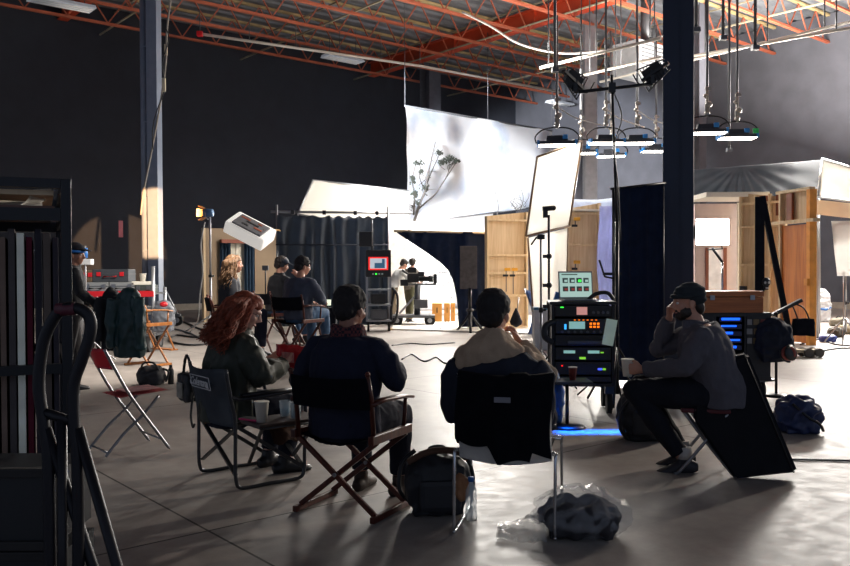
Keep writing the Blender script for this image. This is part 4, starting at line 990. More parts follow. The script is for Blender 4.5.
MB().box((-.20, -.006, .47), (.012, .006, .012)).build('power_led', REDL, u5)
unit(.31, .06)
for x in (-.25, .25):
    for y in (.04, .46):
        c_ = MB().tube([(x - .025, y, .105), (x + .025, y, .105)], .10, 20).build('caster', RUB, t)
        MB().box((x, y, .235), (.08, .09, .07)).bar((x + .04, y, .22), (x + .04, y, .1), .012, .04).build('caster_fork', pm('blue_caster', (30, 52, 84), .5, .3), c_)
for k in range(12):
    z = .36 + .065 * (k % 9); y = .06 + .13 * (k // 4)
    MB().box((w_ / 2 + .004, y + .03 * (k % 3), z + .03 * (k // 9)), (.004, .06 + .02 * (k % 2), .045)).build('sticker', pm(['sticker_red', 'sticker_white', 'sticker_tan'][k % 3], [(110, 50, 46), (140, 140, 142), (120, 100, 70)][k % 3], .6), t)
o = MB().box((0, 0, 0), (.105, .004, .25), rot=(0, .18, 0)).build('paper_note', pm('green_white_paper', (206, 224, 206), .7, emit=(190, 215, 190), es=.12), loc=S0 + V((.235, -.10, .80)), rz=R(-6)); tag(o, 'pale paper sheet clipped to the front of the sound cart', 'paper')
MB().tube(smooth_path([(-.27, -.02, .9), (-.36, -.08, .86), (-.37, -.1, .76), (-.30, -.04, .70)], 5), .03, 8).build('cable_loop', BLKP, t)
for k in range(5): MB().tube(smooth_path([(-.2 + .09 * k, .45, .9), (-.2 + .1 * k, .58, .7), (-.18 + .07 * k, .55, .4), (-.2 + .12 * k, .5, .3)], 4), .009, 6).build('cable', BLKP, t)
# laptop
lb = S0 + V((.0, .06, 1.09)); t = thing('laptop', 'open laptop showing a grid of thumbnails on top of the sound cart', 'laptop', lb, R(3))
MB().box((0, .12, .012), (.34, .24, .016), bev=.004).build('base', pm('laptop_grey', (120, 122, 128), .4, .4, 0), t)
MB().box((0, .11, .021), (.28, .10, .002)).build('keyboard', BLKP, t)
sc = MB().box((0, .255, .155), (.345, .010, .275), rot=(-.16, 0, 0), bev=.004).build('lid', pm('laptop_grey', (120, 122, 128)), t)
def scp(x, z, d=.0095): return V((x, .255 - d * math.cos(.16) + (z) * math.sin(.16), .155 + z * math.cos(.16)))
MB().box(scp(0, 0, .006), (.32, .003, .245), rot=(-.16, 0, 0)).build('screen', SCRG, sc)
DKS = pm('thumb_dark', (46, 62, 60), .4, emit=(50, 70, 64), es=.4, var=0); REDT = pm('thumb_red', (150, 60, 56), .4, emit=(160, 60, 56), es=.5, var=0)
for r_ in range(2):
    for k in range(4):
        x = -.105 + .07 * k; z = .045 - .085 * r_
        th_ = MB().box(scp(x, z, .0085), (.054, .002, .05), rot=(-.16, 0, 0)).build('thumbnail', DKS, sc)
        MB().box(scp(x + .006, z - .004, .0105), (.03, .002, .022), rot=(-.16, 0, 0)).build('thumbnail_mark', GREENL if (r_, k) == (0, 2) else (REDT if r_ else SCRG), th_)
MB().box(scp(-.06, .105, .0085), (.16, .002, .010), rot=(-.16, 0, 0)).build('toolbar', DKS, sc)
# small items on the sound cart shelf
o = MB().tube(smooth_path([(-.08, 0, 0), (0, .03, .05), (.1, .0, .06), (.16, 0, .0)], 5), .02, 8).build('headphone_cable', BLKP, loc=S0 + V((.16, .12, 1.11))); tag(o, 'black cable coil heaped at the right of the laptop', 'cable')
# --- arm stand with little black microphone right of laptop
t = cstand('thin black stand with a hooked arm rising just right of the laptop', (at(614, 300, 8.9).x, 8.9, 0), 1.35, BLK)
MB().tube([(0, 0, 1.3), (-.10, 0, 1.32), (-.16, 0, 1.50)], .012, 6).build('arm', BLK, t)
MB().box((-.02, 0, 1.35), (.2, .03, .03)).build('bracket', BLKP, t)
# --- antenna mast
YM = 8.6; a0 = at(617, 300, YM); t = thing('antenna_stand', 'tall black T-bar antenna mast with two fan-shaped paddle antennas', 'stand', (a0.x, YM, 0)); la = local((a0.x, YM, 0))
topz = la(611, 75, YM); mx_ = la(611.5, 88, YM)
MB().tube([(0, 0, .1), V((0, 0, 1.9))], .019, 10).tube([(0, 0, 1.85), V((mx_.x, 0, topz.z))], .014, 10).build('mast', BLK, t)
for k in range(3):
    a = k * 2.094 + .2; MB().tube([(0, 0, .6), (.38 * math.cos(a), .38 * math.sin(a), .012)], .012, 6).build('leg', BLK, t)
l_, r_ = la(578, 92, YM), la(652, 84, YM)
cb = MB().tube([l_, r_], .018, 8).build('crossbar', BLK, t)
MB().box(mx_, (.07, .07, .10)).build('bar_clamp', BLKP, cb)
def paddle(c, fl_, nm):
    o = MB().bar(c + V((0, 0, -.05)), c + V((0, 0, .10)), .04).build('antenna', BLKP, t)
    # log-periodic board: a boom with dipole fingers, seen edge-on and fanned
    ax = V((-.25 * fl_, -.2, .16)); ax.normalize(); bm_ = MB(); st = c + V((0, 0, .05))
    bm_.bar(st - ax * .12, st + ax * .20, .05, .03); bm_.bar(st - ax * .08, st + ax * .12, .17, .012, up=(0, 1, 0)); 
    for k in range(9):
        p_ = st - ax * .12 + ax * (.035 * k); ln = .13 - .010 * k; dr = V((.42 * fl_, .1, .8)).normalized()
        bm_.bar(p_ - dr * ln, p_ + dr * ln, .014, .01)
    bm_.bar(st - ax * .12 + V((.42 * fl_, .1, .8)).normalized() * .13, st + ax * .18 + V((.42 * fl_, .1, .8)).normalized() * .06, .012)
    bm_.bar(st - ax * .12 - V((.42 * fl_, .1, .8)).normalized() * .13, st + ax * .18 - V((.42 * fl_, .1, .8)).normalized() * .06, .012)
    bm_.build('antenna_fins', BLKP, o); 
    MB().tube(smooth_path([c, c + V((.12 * fl_, 0, -.06)), c + V((.2 * fl_, 0, .05))], 4), .008, 6).build('antenna_lead', BLKP, o)
paddle(l_ + V((-.03, 0, .05)), 1, 'l'); paddle(r_ + V((.0, 0, .05)), -1, 'r')
MB().tube(smooth_path([mx_, mx_ + V((.10, -.02, -.3)), mx_ + V((.02, -.02, -.6)), mx_ + V((.06, -.02, -1.0)), V((.03, -.03, 1.7))], 6), .007, 6).build('antenna_cable', BLKP, t)
# --- microphone boom stand
YC = 9.4; a0 = at(549, 350, YC); t = cstand('tall black stand holding a small microphone, left of the laptop', (a0.x, YC, 0), at(548, 215, YC).z, BLK, spread=.4); la = local((a0.x, YC, 0))
c = la(547, 208, YC); MB().tube([c + V((-.05, 0, -.01)), c + V((.07, 0, 0))], [.028, .030], 12).ball(c + V((.075, 0, 0)), .03, sub=2).build('microphone', BLKP, t)
MB().box(c + V((-.02, 0, -.06)), (.05, .05, .1)).build('mic_clip', BLKP, t)
for z in (1.55, 1.22, .98): MB().ball((0, -.01, z), .035, sub=2).box((-.03, 0, z), (.08, .03, .04)).build('clamp', BLKP, t)
t = cstand('short silver stand with a clamp beside the tall microphone stand', (at(541, 350, 10.2).x, 10.2, 0), at(541, 237, 10.2).z, STL); 
MB().box((0, 0, at(541, 237, 10.2).z), (.09, .06, .06)).tube([(-.05, 0, at(541, 237, 10.2).z), (-.12, 0, at(541, 240, 10.2).z - .06)], .012, 6).build('clamp', BLKP, t)
MB().box((.16, 0, .95), (.06, .05, .35), rot=(0, .3, 0)).build('blue_tool', BLUP, t)
# --- tray table by the cart with red cup and the blue chair
p = at(567, 378, 7.3); t = thing('tray_table', 'small dark tray on a pole beside the sound cart', 'table', (p.x, 7.3, 0)); zt = at(570, 381, 7.3).z
MB().box((0, 0, zt), (.40, .30, .025), bev=.008).build('tray', pm('tray_dark', (48, 54, 66), .35), t)
MB().tube([(0, 0, .03), (0, 0, zt)], .016, 8).build('pole', BLK, t)
MB().lathe([(0, 0), (.16, 0), (.15, .02), (.03, .035), (0, .035)]).build('foot', BLK, t)
cup('dull red cup standing on the tray beside the sound cart', (p.x + .05, 7.3, zt + .013), .038, .11, pm('brick_red_cup', (128, 56, 50), .6))
p = fl(541, 425); t = softbag('seat_bag', 'blue padded backpack standing on the floor behind the white chair, left of the tray', 'backpack', (at(557, 400, 7.4).x - .06, 7.45, 0), (.22, .2, .5), pm('mid_blue_nylon', (40, 84, 132), .55, 0, .12), 61, 0, .012, .02)
MB().tube(smooth_path([(-.05, -.1, .42), (-.02, -.14, .3), (-.03, -.13, .1)], 4), .012, 6).build('strap', BLKP, t)
# --- tall black flags around the dark column
def flag_panel(label, px0, px1, pyL, pyR, Y, dy=0, bot=.06, mat=None):
    a = at(px0, pyL, Y); b = at(px1, pyR, Y + dy); o = V((a.x, a.y, 0)); W2 = b - a
    t = thing('black_flag', label, 'drape', o, 0, 'tall black drapes')
    n = V((-W2.y, W2.x, 0)).normalized()
    def f(u, v):
        p_ = V((W2.x * u, W2.y * u, 0)); z = bot + (a.z + (b.z - a.z) * u - bot) * v
        k = .022 * math.sin(u * 15 + 2 * math.sin(v * 2)) * (1 - .7 * v) + .01 * math.sin(u * 37)
        return p_ + n * k + V((0, 0, z))
    MB().sheet(f, 50, 14, .008).build('cloth', mat or NAVC, t)
    MB().tube([V((-.03, 0, a.z)), V((W2.x + .03, W2.y, b.z))], .015, 8).build('top_rail', BLK, t)
    for u in (0, 1): MB().tube([V((W2.x * u, W2.y * u, 0)), V((W2.x * u, W2.y * u, a.z if u == 0 else b.z))], .014, 8).build('upright', BLK, t)
    return t
flag_panel('wide dark blue-black drape hung left of the dark column behind the sound cart', 613, 663, 189, 183, 9.9, .15)
#flag_panel('dark drape hanging across the foot of the dark column behind the person in the beanie', 660, 694, 212, 212, 9.7, .1)
# --- road case with orange wooden case
YB = 8.8; p = at(737, 350, YB); t = thing('road_case', 'dark sticker-covered equipment cart with glowing blue gear inside', 'cart', (p.x, YB, 0), R(-4)); lb = local((p.x, YB, 0))
wl = lb(705, 340, YB).x; wr = lb(772, 340, YB).x; zt = lb(737, 313, YB).z
sp = [lb(720, 318, YB), lb(744, 341, YB)]
MB().box(((wl + wr) / 2, .35, zt - .02), (wr - wl, .6, .04)).build('top_shelf', BLKP, t)
MB().box(((wl + wr) / 2, .35, .22), (wr - wl, .6, .04)).build('bottom_shelf', BLKP, t)
for x in (wl + .015, sp[0].x - .03, sp[1].x + .03, wr - .015): MB().box((x, .35, (zt + .2) / 2), (.02, .58, zt - .24)).build('divider', NYL, t)
MB().box(((wl + wr) / 2, .64, (zt + .2) / 2), (wr - wl, .012, zt - .24)).build('back_panel', BLKP, t)
MB().box(((sp[1].x + .03 + wr) / 2, .06, (zt + .2) / 2), (wr - sp[1].x - .06, .012, zt - .24)).build('front_panel', NYL, t)
MB().box(((sp[0].x + wl) / 2 - .01, .06, (zt + .2) / 2), (sp[0].x - wl - .06, .012, zt - .24)).build('front_panel', NYL, t)
BL2 = pm('blue_gear_glow', (20, 70, 230), .4, emit=(24, 96, 255), es=1.6, var=.5, vs=25)
for k in range(5):
    z = zt - .075 - k * .075; MB().box(((sp[0].x + sp[1].x) / 2, .2, z), (sp[1].x - sp[0].x - .02, .3, .05), bev=.004).m(1).box(((sp[0].x + sp[1].x) / 2 - .02 * (k % 3), .045, z + .008), ((sp[1].x - sp[0].x) * (.75 - .13 * (k % 3)), .008, .018 if k % 2 else .026)).build('gear_unit', [pm('deep_blue_box', (20, 34, 80), .4), BL2], t)
for k in range(9): MB().box((sp[1].x + .07 + .07 * (k % 3), .05, zt - .1 - .1 * (k // 3)), (.05 + .01 * (k % 2), .004, .06)).build('sticker', pm(['sticker_white', 'sticker_tan', 'sticker_red'][k % 3], [(140, 140, 142), (120, 100, 70), (110, 50, 46)][k % 3]), t)
for x in (wl + .08, wr - .08):
    for y in (.12, .58):
        MB().tube([(x - .02, y, .095), (x + .02, y, .095)], .09, 20).build('caster', RUB, t)
        MB().box((x, y, .185), (.06, .06, .035)).build('caster_plate', GRYM, t)
# orange case: sits on the road case
a = at(703, 313, YB - .05); b = at(766, 291, YB - .05)
t = thing('wooden_case', 'long orange-brown wooden case lying on top of the sticker-covered cart', 'case', (a.x, YB - .0, zt + .002)); W2 = b.x - a.x; Hh2 = b.z - zt - .004
MB().box((W2 / 2, .22, Hh2 * .36), (W2, .40, Hh2 * .72), bev=.006).build('box', MAPLE, t)
MB().box((W2 / 2, .22, Hh2 * .87), (W2 + .01, .41, Hh2 * .25), bev=.006).build('lid', MAPLE, t)
for x in (.12, W2 - .12): MB().box((x, .012, Hh2 * .7), (.05, .012, .05)).build('latch', STL, t)
MB().box((W2 + .008, .22, Hh2 * .4), (.015, .3, .04)).build('side_handle', BLKP, t)
# hanging jackets, headphones, arm and tote at the cart's right
p = at(782, 345, YB + .1); t = thing('equipment_pole', 'short pole at the right side of the sticker-covered cart carrying a tilted bracket', 'stand', (p.x, YB + .25, 0)); lb = local((p.x, YB + .25, 0))
MB().tube([(0, 0, .02), (0, 0, lb(785, 312, YB + .25).z)], .016, 8).build('pole', BLK, t)
MB().lathe([(0, 0), (.14, 0), (.13, .02), (0, .03)]).build('foot', BLK, t)
MB().bar(lb(772, 315, YB + .3), lb(801, 300, YB + .3), .06, .035).build('bracket', BLKP, t)
jk = softbag('hanging_jacket', 'dark bunched jacket hanging at the right end of the sticker-covered cart', 'jacket', (p.x - .12, YB + .05, lb(780, 362, YB + .05).z), (.34, .26, .46), pm('dark_navy_coat', (36, 42, 60)), 71, 0, .012, .04)
t = thing('cable_reel', 'round red and black cable reel hanging below the dark jacket', 'reel', at(788, 353, YB - .1))
MB().lathe([(.02, -.04), (.085, -.04), (.085, -.03), (.04, -.03), (.04, .03), (.085, .03), (.085, .04), (.02, .04)], rot=(R(80), 0, R(25))).build('reel', BLKP, t)
MB().tube([V((math.cos(a_) * .06, -.01, math.sin(a_) * .06)) for a_ in [k * math.pi / 10 for k in range(20)]], .02, 8, closed=True).build('red_cord', pm('brown_red_cord', (140, 66, 56), .5), t)
p = at(803, 326, YB + .33); t = thing('tote_bag', 'small black tote bag with two handles hanging right of the tilted bracket', 'bag', p, R(-10))
mb = MB().loft([((0, 0, -.11), .12, .035), ((0, 0, -.02), .125, .045), ((0, 0, .08), .115, .02), ((0, 0, .085), .113, .016)], (1, 0, 0), 20, sq=.6)
remesh(mb, .008, 1, folds(.008, 12, 4)).build('bag_body', BLKC, t)
MB().tube(smooth_path([(-.06, -.02, .07), (-.09, -.02, .16), (-.12, 0, .24)], 4), .009, 6).build('handle', BLKP, t)
MB().tube(smooth_path([(.06, -.02, .07), (0, -.02, .2), (-.10, 0, .25)], 4), .009, 6).build('handle', BLKP, t)
# tall black flat bar and leaning strut in front of the stud wall
YF = 10.4; p = at(761, 300, YF); t = thing('grip_flag', 'narrow black cutter flag standing upright in front of the stud wall', 'flag', (p.x, YF, 0)); lb = local((p.x, YF, 0))
a, b = lb(755, 197, YF), lb(764, 292, YF)
MB().box(((a.x + b.x) / 2, 0, (a.z + b.z) / 2), (b.x - a.x, .02, a.z - b.z)).build('cutter', BLKC, t)
MB().tube([(0, 0, .02), (0, 0, b.z + .1)], .014, 8).build('pole', BLK, t); MB().lathe([(0, 0), (.18, 0), (.17, .02), (0, .03)]).build('foot', BLK, t)
p = at(762, 196, YF + .1); q_ = at(789, 332, YF + .1)
o = MB().bar((0, 0, 0), q_ - p, .07, .03).build('wooden_strut', BLKC, loc=p); tag(o, 'long black strap slanting down from the top of the narrow cutter flag', 'strut')
t = thing('skull_mask', 'small black skull-shaped mask hanging on the narrow cutter flag', 'mask', at(766, 283, YF - .08))
mb = MB().ball((0, 0, .01), (.055, .03, .06)).box((0, 0, -.06), (.06, .035, .05), bev=.01); remesh(mb, .006, 1).build('skull', BLKP, t)
for s in (-1, 1): MB().ball((s * .022, -.028, .005), (.014, .008, .016), sub=2).build('eye_hole', pm('bone_white', (200, 200, 196), .5), t)
MB().box((0, -.03, -.062), (.035, .008, .015)).build('teeth', pm('bone_white', (200, 200, 196)), t)
# --- bright softbox
YS = 12.5; p = at(722, 330, YS); t = cstand('chrome stand carrying the glowing softbox right of the dark column', (p.x, YS, 0), at(722, 262, YS).z, CHR); lb = local((p.x, YS, 0))
MB().tube([(0, 0, at(722, 262, YS).z), lb(712, 248, YS)], .02, 8).build('bracket', BLK, t)
c = at(712, 232, YS); t = thing('softbox', 'glowing white softbox lamp right of the dark column', 'studio light', c, R(12))
x_, z_ = .28, .20
MB().loft([((0, .30, 0), .09, .09), ((0, .12, 0), .24, .17), ((0, .0, 0), x_, z_)], (1, 0, 0), 24, sq=.55).build('shell', BLKC, t)
MB().sheet(lambda u, v: (-x_ * .97 + 2 * x_ * .97 * u, -.015 - .02 * math.sin(math.pi * u) * math.sin(math.pi * v), -z_ * .97 + 2 * z_ * .97 * v), 10, 8, .006).build('diffuser', pm('softbox_glow', (255, 255, 255), .5, emit=(255, 252, 250), es=40, var=0), t)
MB().tube([(.20, .1, -.15), (.26, .14, -.25), (.10, .3, -.26)], .012, 6).build('yoke', BLK, t)
# ================================================================== film set
WHITEC = translucent('white_silk', (238, 236, 230), .55)
def quad_sheet(c00, c10, c11, c01, nu=20, nv=16, th=.006, wr=.02, seed=0, origin=None):
    """cloth between four corners (bottom-left, bottom-right, top-right, top-left)"""
    o = V(origin); n = ((c10 - c00).cross(c01 - c00)).normalized()
    def f(u, v):
        p = c00.lerp(c10, u).lerp(c01.lerp(c11, u), v) - o
        return p + n * wr * noise.noise(V((u * 5 + seed, v * 3, seed * 2.3)))
    return MB().sheet(f, nu, nv, th)
# --- painted sky backdrop
def skymat():
    m = bpy.data.materials.new('painted_sky'); m.use_nodes = True; nt = m.node_tree; N = nt.nodes; Lk = nt.links
    b = N['Principled BSDF']; b.inputs['Roughness'].default_value = .8; tc = N.new('ShaderNodeTexCoord')
    mp = N.new('ShaderNodeMapping'); mp.inputs['Scale'].default_value = (.35, .35, .5)
    n = N.new('ShaderNodeTexNoise'); n.inputs['Scale'].default_value = 1.3; n.inputs['Detail'].default_value = 5
    r = N.new('ShaderNodeValToRGB'); e = r.color_ramp.elements; e[0].position = .36; e[0].color = (*s2l((196, 210, 232)), 1); e[1].position = .56; e[1].color = (*s2l((246, 248, 251)), 1)
    Lk.new(tc.outputs['Object'], mp.inputs[0]); Lk.new(mp.outputs[0], n.inputs['Vector']); Lk.new(n.outputs[0], r.inputs[0]); Lk.new(r.outputs[0], b.inputs['Base Color']); return m
SKYM = skymat()
TL, TR = at(405, 106, 26), at(552, 131, 33.5)
BL_, BR_ = at(409, 224, 26), at(552, 205, 33.5)
o0 = V((BL_.x, BL_.y, 0)); t = thing('sky_backdrop', 'huge painted sky backdrop with a bare tree hanging over the bright set', 'backdrop', o0)
quad_sheet(BL_, BR_, TR, TL, 50, 24, .02, .12, 3, o0).build('canvas', SKYM, t)
MB().tube([TL - o0, TR - o0], .035, 8).build('top_pipe', GRYM, t)
MB().tube([BL_ - o0 + V((-.1, -.05, 0)), BR_ - o0], .035, 8).build('bottom_pipe', GRYM, t)
for p_ in (TL, TL.lerp(TR, .5), TR): MB().tube([p_ - o0, V((p_.x - o0.x, p_.y - o0.y, 9.9))], .012, 6).build('hanging_wire', GRYM, t)
def bd(px, py, off=-.06, A=(TL, TR, BL_, BR_)):
    """point of the backdrop plane seen at a pixel"""
    a, b_, c_ = A[2], A[3], A[0]; n = (b_ - a).cross(c_ - a).normalized(); d = ray(px, py)
    p_ = CAM_POS + d * ((a - CAM_POS).dot(n) / d.dot(n)); return p_ - n * abs(off) * (1 if n.y > 0 else -1) - o0
BARK = pm('painted_bark', (58, 54, 52), .9, 0, .2); LEAFP = pm('painted_leaf', (44, 50, 44), .9, 0, .4, 12)
def branch(mb, pts, r0, r1, w=None):
    P_ = smooth_path([bd(*q) for q in pts], 4); n = len(P_)
    mb.tube(P_, [r0 + (r1 - r0) * i / (n - 1) for i in range(n)], 5)
rn = random.Random(5)
mb = MB()
for pts, r0, r1 in ([((413, 221), (418, 205), (424, 190), (426, 178), (430, 160), (434, 142)), .05, .015], [((416, 210), (425, 202), (434, 194), (442, 182), (450, 170), (456, 161)), .03, .012], [((412, 215), (413, 195), (411, 180), (414, 165)), .035, .012],
                    [((425, 185), (431, 170), (438, 155), (441, 150)), .02, .008], [((424, 192), (418, 178), (419, 168), (416, 160)), .022, .008], [((441, 184), (447, 172), (448, 162)), .014, .006], [((494, 222), (497, 208), (495, 196), (492, 188)), .02, .008], [((518, 212), (522, 200), (520, 190)), .018, .006], [((516, 212), (511, 204), (506, 200)), .014, .005]):
    branch(mb, pts, r0, r1)
for k in range(26):
    x, y = rn.choice([(420, 188), (428, 176), (414, 200), (416, 178), (433, 160), (446, 170), (412, 208), (424, 198), (520, 206), (512, 208)]); x += rn.uniform(-4, 4); y += rn.uniform(-5, 5)
    branch(mb, ((x, y), (x + rn.uniform(-6, 7), y - rn.uniform(3, 8)), (x + rn.uniform(-10, 11), y - rn.uniform(6, 14))), .010, .004)
MBt = mb.build('painted_tree', BARK, t); MBt['kind'] = 'stuff'
mb = MB()
for k in range(300):
    cx, cy, sx, sy = rn.choice([(437, 153, 4, 3), (447, 160, 5, 3.5), (455, 161, 3.5, 2), (417, 163, 5, 3), (419, 172, 3, 2), (411, 180, 3, 4), (440, 162, 4, 3), (413, 195, 3, 5), (424, 188, 3, 3), (416, 203, 5, 4)])
    p_ = bd(cx + rn.gauss(0, sx * .5), cy + rn.gauss(0, sy * .5), -.07); a = rn.uniform(0, 3.14); s = rn.uniform(.05, .10)
    mb.box(p_, (s, .006, s * .5), rot=(0, a, R(30)))
lf = mb.build('painted_leaves', LEAFP, t); lf['kind'] = 'stuff'
# lower printed backdrop under it
A2 = at(396, 224, 27); B2 = at(492, 213, 31.5); A3, B3 = V((A2.x, A2.y, .02)), V((B2.x, B2.y, .02)); o1 = V((A3.x, A3.y, 0))
t = thing('lower_backdrop', 'bright white printed backdrop behind the film camera, under the big sky backdrop', 'backdrop', o1)
quad_sheet(A3, B3, B2, A2, 30, 16, .02, .08, 8, o1).build('canvas', pm('white_print_cloth', (238, 240, 244), .8, 0, .06, 1.5), t)
mb = MB(); o0s = o0; o0 = o1
for k in range(14):
    x = rn.uniform(402, 470); y = rn.uniform(262, 300)
    pl = (A2, B2, A3, B3); pts = ((x, y), (x + rn.uniform(-4, 4), y - 12), (x + rn.uniform(-10, 10), y - 26), (x + rn.uniform(-14, 14), y - 38))
    P_ = smooth_path([bd(px, py, -.06, pl) for px, py in pts], 3); mb.tube(P_, [.02 - .015 * i / (len(P_) - 1) for i in range(len(P_))], 4)
o0 = o0s
b_ = mb.build('printed_branches', pm('pale_painted_bark', (140, 146, 152), .9), t); b_['kind'] = 'stuff'
# ground cloth / platform bright band
a, b_, c_, d_ = fl(392, 330), fl(540, 335), fl(535, 316), fl(395, 317); o1 = V((a.x, a.y, 0))
o = MB().prism([V((p_.x, p_.y, .0)) - o1 for p_ in (a, b_, c_, d_)], (0, 0, .035)).build('floor_mat', pm('pale_ground_cloth', (205, 200, 192), .6, 0, .08, 2), loc=o1); tag(o, 'pale flat stage mat lying on the floor of the bright set', 'mat')
# --- white butterfly behind drape
q4 = [at(298, 214, 23.5), at(409, 236, 24.6), at(409, 191, 25.6), at(313, 180, 24.6)]; o1 = V((q4[0].x, q4[0].y, 0))
t = thing('butterfly_frame', 'large tilted white silk frame rising behind the dark blue drape', 'diffusion frame', o1)
quad_sheet(q4[0], q4[1], q4[2], q4[3], 24, 12, .01, .05, 2, o1).build('silk', WHITEC, t)
for a, b_ in ((0, 1), (1, 2), (2, 3), (3, 0)): MB().tube([q4[a] - o1, q4[b_] - o1], .025, 8).build('frame_tube', ALU, t)
for k in (0, 1): MB().tube([q4[k] - o1, V((q4[k].x - o1.x, q4[k].y - o1.y, 0))], .022, 8).build('support', STL, t)
# white wall right of drape
q4 = [at(386, 330, 23.4), at(400, 330, 23.6), at(411, 214, 23.6), at(386, 214, 23.4)]
a, b_ = at(387, 300, 23.2), at(410, 300, 24.0); o1 = V((a.x, a.y, 0))
o = MB().box(((b_.x - a.x) / 2, .2, 1.45), (b_.x - a.x, .05, 2.9)).build('white_flat', pm('white_flat_paint', (232, 230, 224), .7), loc=o1, rz=R(20)); tag(o, 'tall narrow white flat standing between the dark drape and the film camera', 'set wall')
# --- dark blue drape on pipe
YD = 20.2; a, b_ = at(277, 215, YD), at(388, 214, YD + .6); o1 = V((a.x, a.y, 0)); W2 = b_ - a
t = thing('pipe_drape', 'dark blue drape hung in folds from a long pipe behind the seated crew', 'drape', o1)
n = V((-W2.y, W2.x, 0)).normalized()
SATN = pm('blue_grey_drape', (50, 62, 78), .55, 0, .2, 2.5, .2, 20, sheen=.3)
for k, (u0, u1) in enumerate(((0, .47), (.455, .74), (.73, 1.0))):
    def f(u, v, u0=u0, u1=u1, k=k):
        uu = u0 + (u1 - u0) * u; sag = .05 * math.sin(u * math.pi * 3) ** 2 * (v > .93)
        gather = .5 + .5 * math.cos((u - .5) * 2.2)
        d = .07 * math.sin(uu * 60 + 3 * noise.noise(V((uu * 6, v * 1.5, k)))) * (.35 + .65 * (1 - v)) + .10 * noise.noise(V((uu * 9 + (1 - v) * 2.0, v * 1.6, 7 + k)))
        return V((W2.x * uu, W2.y * uu, .03 + (a.z - .03) * v - sag)) + n * (d + .02 * k)
    MB().sheet(f, 70, 26, .012).build('curtain_panel', SATN, t)
MB().tube([V((-.15, 0, a.z + .08)), V((W2.x * 1.22, W2.y * 1.22, a.z + .08))], .03, 8).build('top_pipe', STL, t)
MB().tube([V((-.02, -.06, a.z * .52 + .6)), V((W2.x, W2.y - .06, a.z * .52 + .6))], .02, 6).build('middle_seam', pm('seam_dark', (28, 34, 48), .8), t)
for u in (0, 1.0): MB().tube([V((W2.x * u, W2.y * u, 0)), V((W2.x * u, W2.y * u, a.z + .25))], .028, 8).build('upright', STL, t)
for u in (.14, .42, .7, .9): MB().box(V((W2.x * u, W2.y * u - .02, a.z + .07)), (.08, .08, .10)).build('pipe_clip', BLKP, t)
# --- beige set wall with curtained window
YB2 = 22.6; a, b_ = at(205, 228, YB2), at(279, 222, YB2 + 1.6); o1 = V((a.x, a.y, 0)); W2 = b_ - a; ln = V((W2.x, W2.y, 0)).length; ang = math.atan2(W2.y, W2.x)
t = thing('beige_set_wall', 'beige plywood set wall with a curtained window left of the dark blue drape', 'set wall', o1, ang)
H2 = a.z
def wx(px): 
    d = ray(px, 270); tt = (W2.x * (a.y) - W2.y * (a.x)) ; k = (a.y * W2.x - a.x * W2.y) / (d.y * W2.x - d.x * W2.y); return (V((d.x * k, d.y * k, 0)) - V((a.x, a.y, 0))).length
x0, x1 = wx(226), wx(246); zt_, zb = at(236, 243, YB2 + .6).z, at(236, 296, YB2 + .6).z
BEI = pm('beige_wall_paint', (142, 122, 98), .8, 0, .08, 1.5)
for nm_, c_, d_ in (('wall_panel', (x0 / 2, 0, H2 / 2), (x0, .06, H2)), ('wall_panel', ((x1 + ln) / 2, 0, H2 / 2), (ln - x1, .06, H2)), ('wall_panel', ((x0 + x1) / 2, 0, (H2 + zt_) / 2), (x1 - x0, .06, H2 - zt_)), ('wall_panel', ((x0 + x1) / 2, 0, zb / 2), (x1 - x0, .06, zb))):
    MB().box(c_, d_).build(nm_, BEI, t)
MB().box((-.03, .02, H2 / 2), (.07, .1, H2)).build('edge_stud', PINE, t)
MB().box(((x0 + x1) / 2, 0, (zt_ + zb) / 2), (x1 - x0, .02, zt_ - zb)).build('window_blind', pm('window_blind', (210, 204, 186), .7, 0, .05), t)
MB().box(((x0 + x1) / 2, -.02, (zt_ + zb) / 2), (.02, .02, zt_ - zb)).build('window_bar', PAPER, t)
MB().box(((x0 + x1) / 2, -.10, zt_ + .04), (x1 - x0 + .42, .12, .10)).build('pelmet', pm('red_brown_wood', (132, 64, 40), .5), t)
TEAL = pm('teal_curtain', (54, 82, 108), .8, 0, .15, 4)
for s, xc in ((-1, x0 - .07), (1, x1 + .06)):
    MB().sheet(lambda u, v: (xc + (u - .5) * .34, -.10 + .03 * math.sin(u * 22), zb - .25 + (zt_ - zb + .25) * v), 24, 4, .01).build('curtain', TEAL, t)
# --- fresnel on stand, left
YL = 18.4; p = at(211, 320, YL); t = cstand('silver tripod stand carrying a small lit spotlight left of the beige wall', (p.x, YL, 0), at(210, 218, YL).z, ALU, r=.022, spread=.85)
la = local((p.x, YL, 0))
c = at(208, 213, YL); t = thing('spotlight', 'small blue fresnel spotlight glowing warm on top of the silver tripod stand', 'studio light', c, R(75)); t.scale = (.72, .72, .72)
MB().loft([((0, -.16, 0), .10, .12), ((0, 0, 0), .11, .13), ((0, .12, 0), .13, .14)], (1, 0, 0), 20).build('housing', pm('lamp_blue', (70, 110, 150), .4, .2), t)
MB().tube([(0, .118, 0), (0, .14, 0)], [.11, .11], 20).build('lens', pm('warm_lens', (255, 190, 110), .3, emit=(255, 176, 90), es=5, var=0), t)
for s, dx, dz in ((0, 0, 1), (1, 0, -1), (2, 1, 0), (3, -1, 0)):
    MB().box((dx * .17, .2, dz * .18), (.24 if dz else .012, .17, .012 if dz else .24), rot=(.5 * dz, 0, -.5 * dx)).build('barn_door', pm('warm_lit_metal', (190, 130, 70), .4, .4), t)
MB().tube([(-.14, 0, 0), (-.15, 0, -.12), (0, 0, -.2), (.15, 0, -.12), (.14, 0, 0)], .014, 6).build('yoke', STL, t)
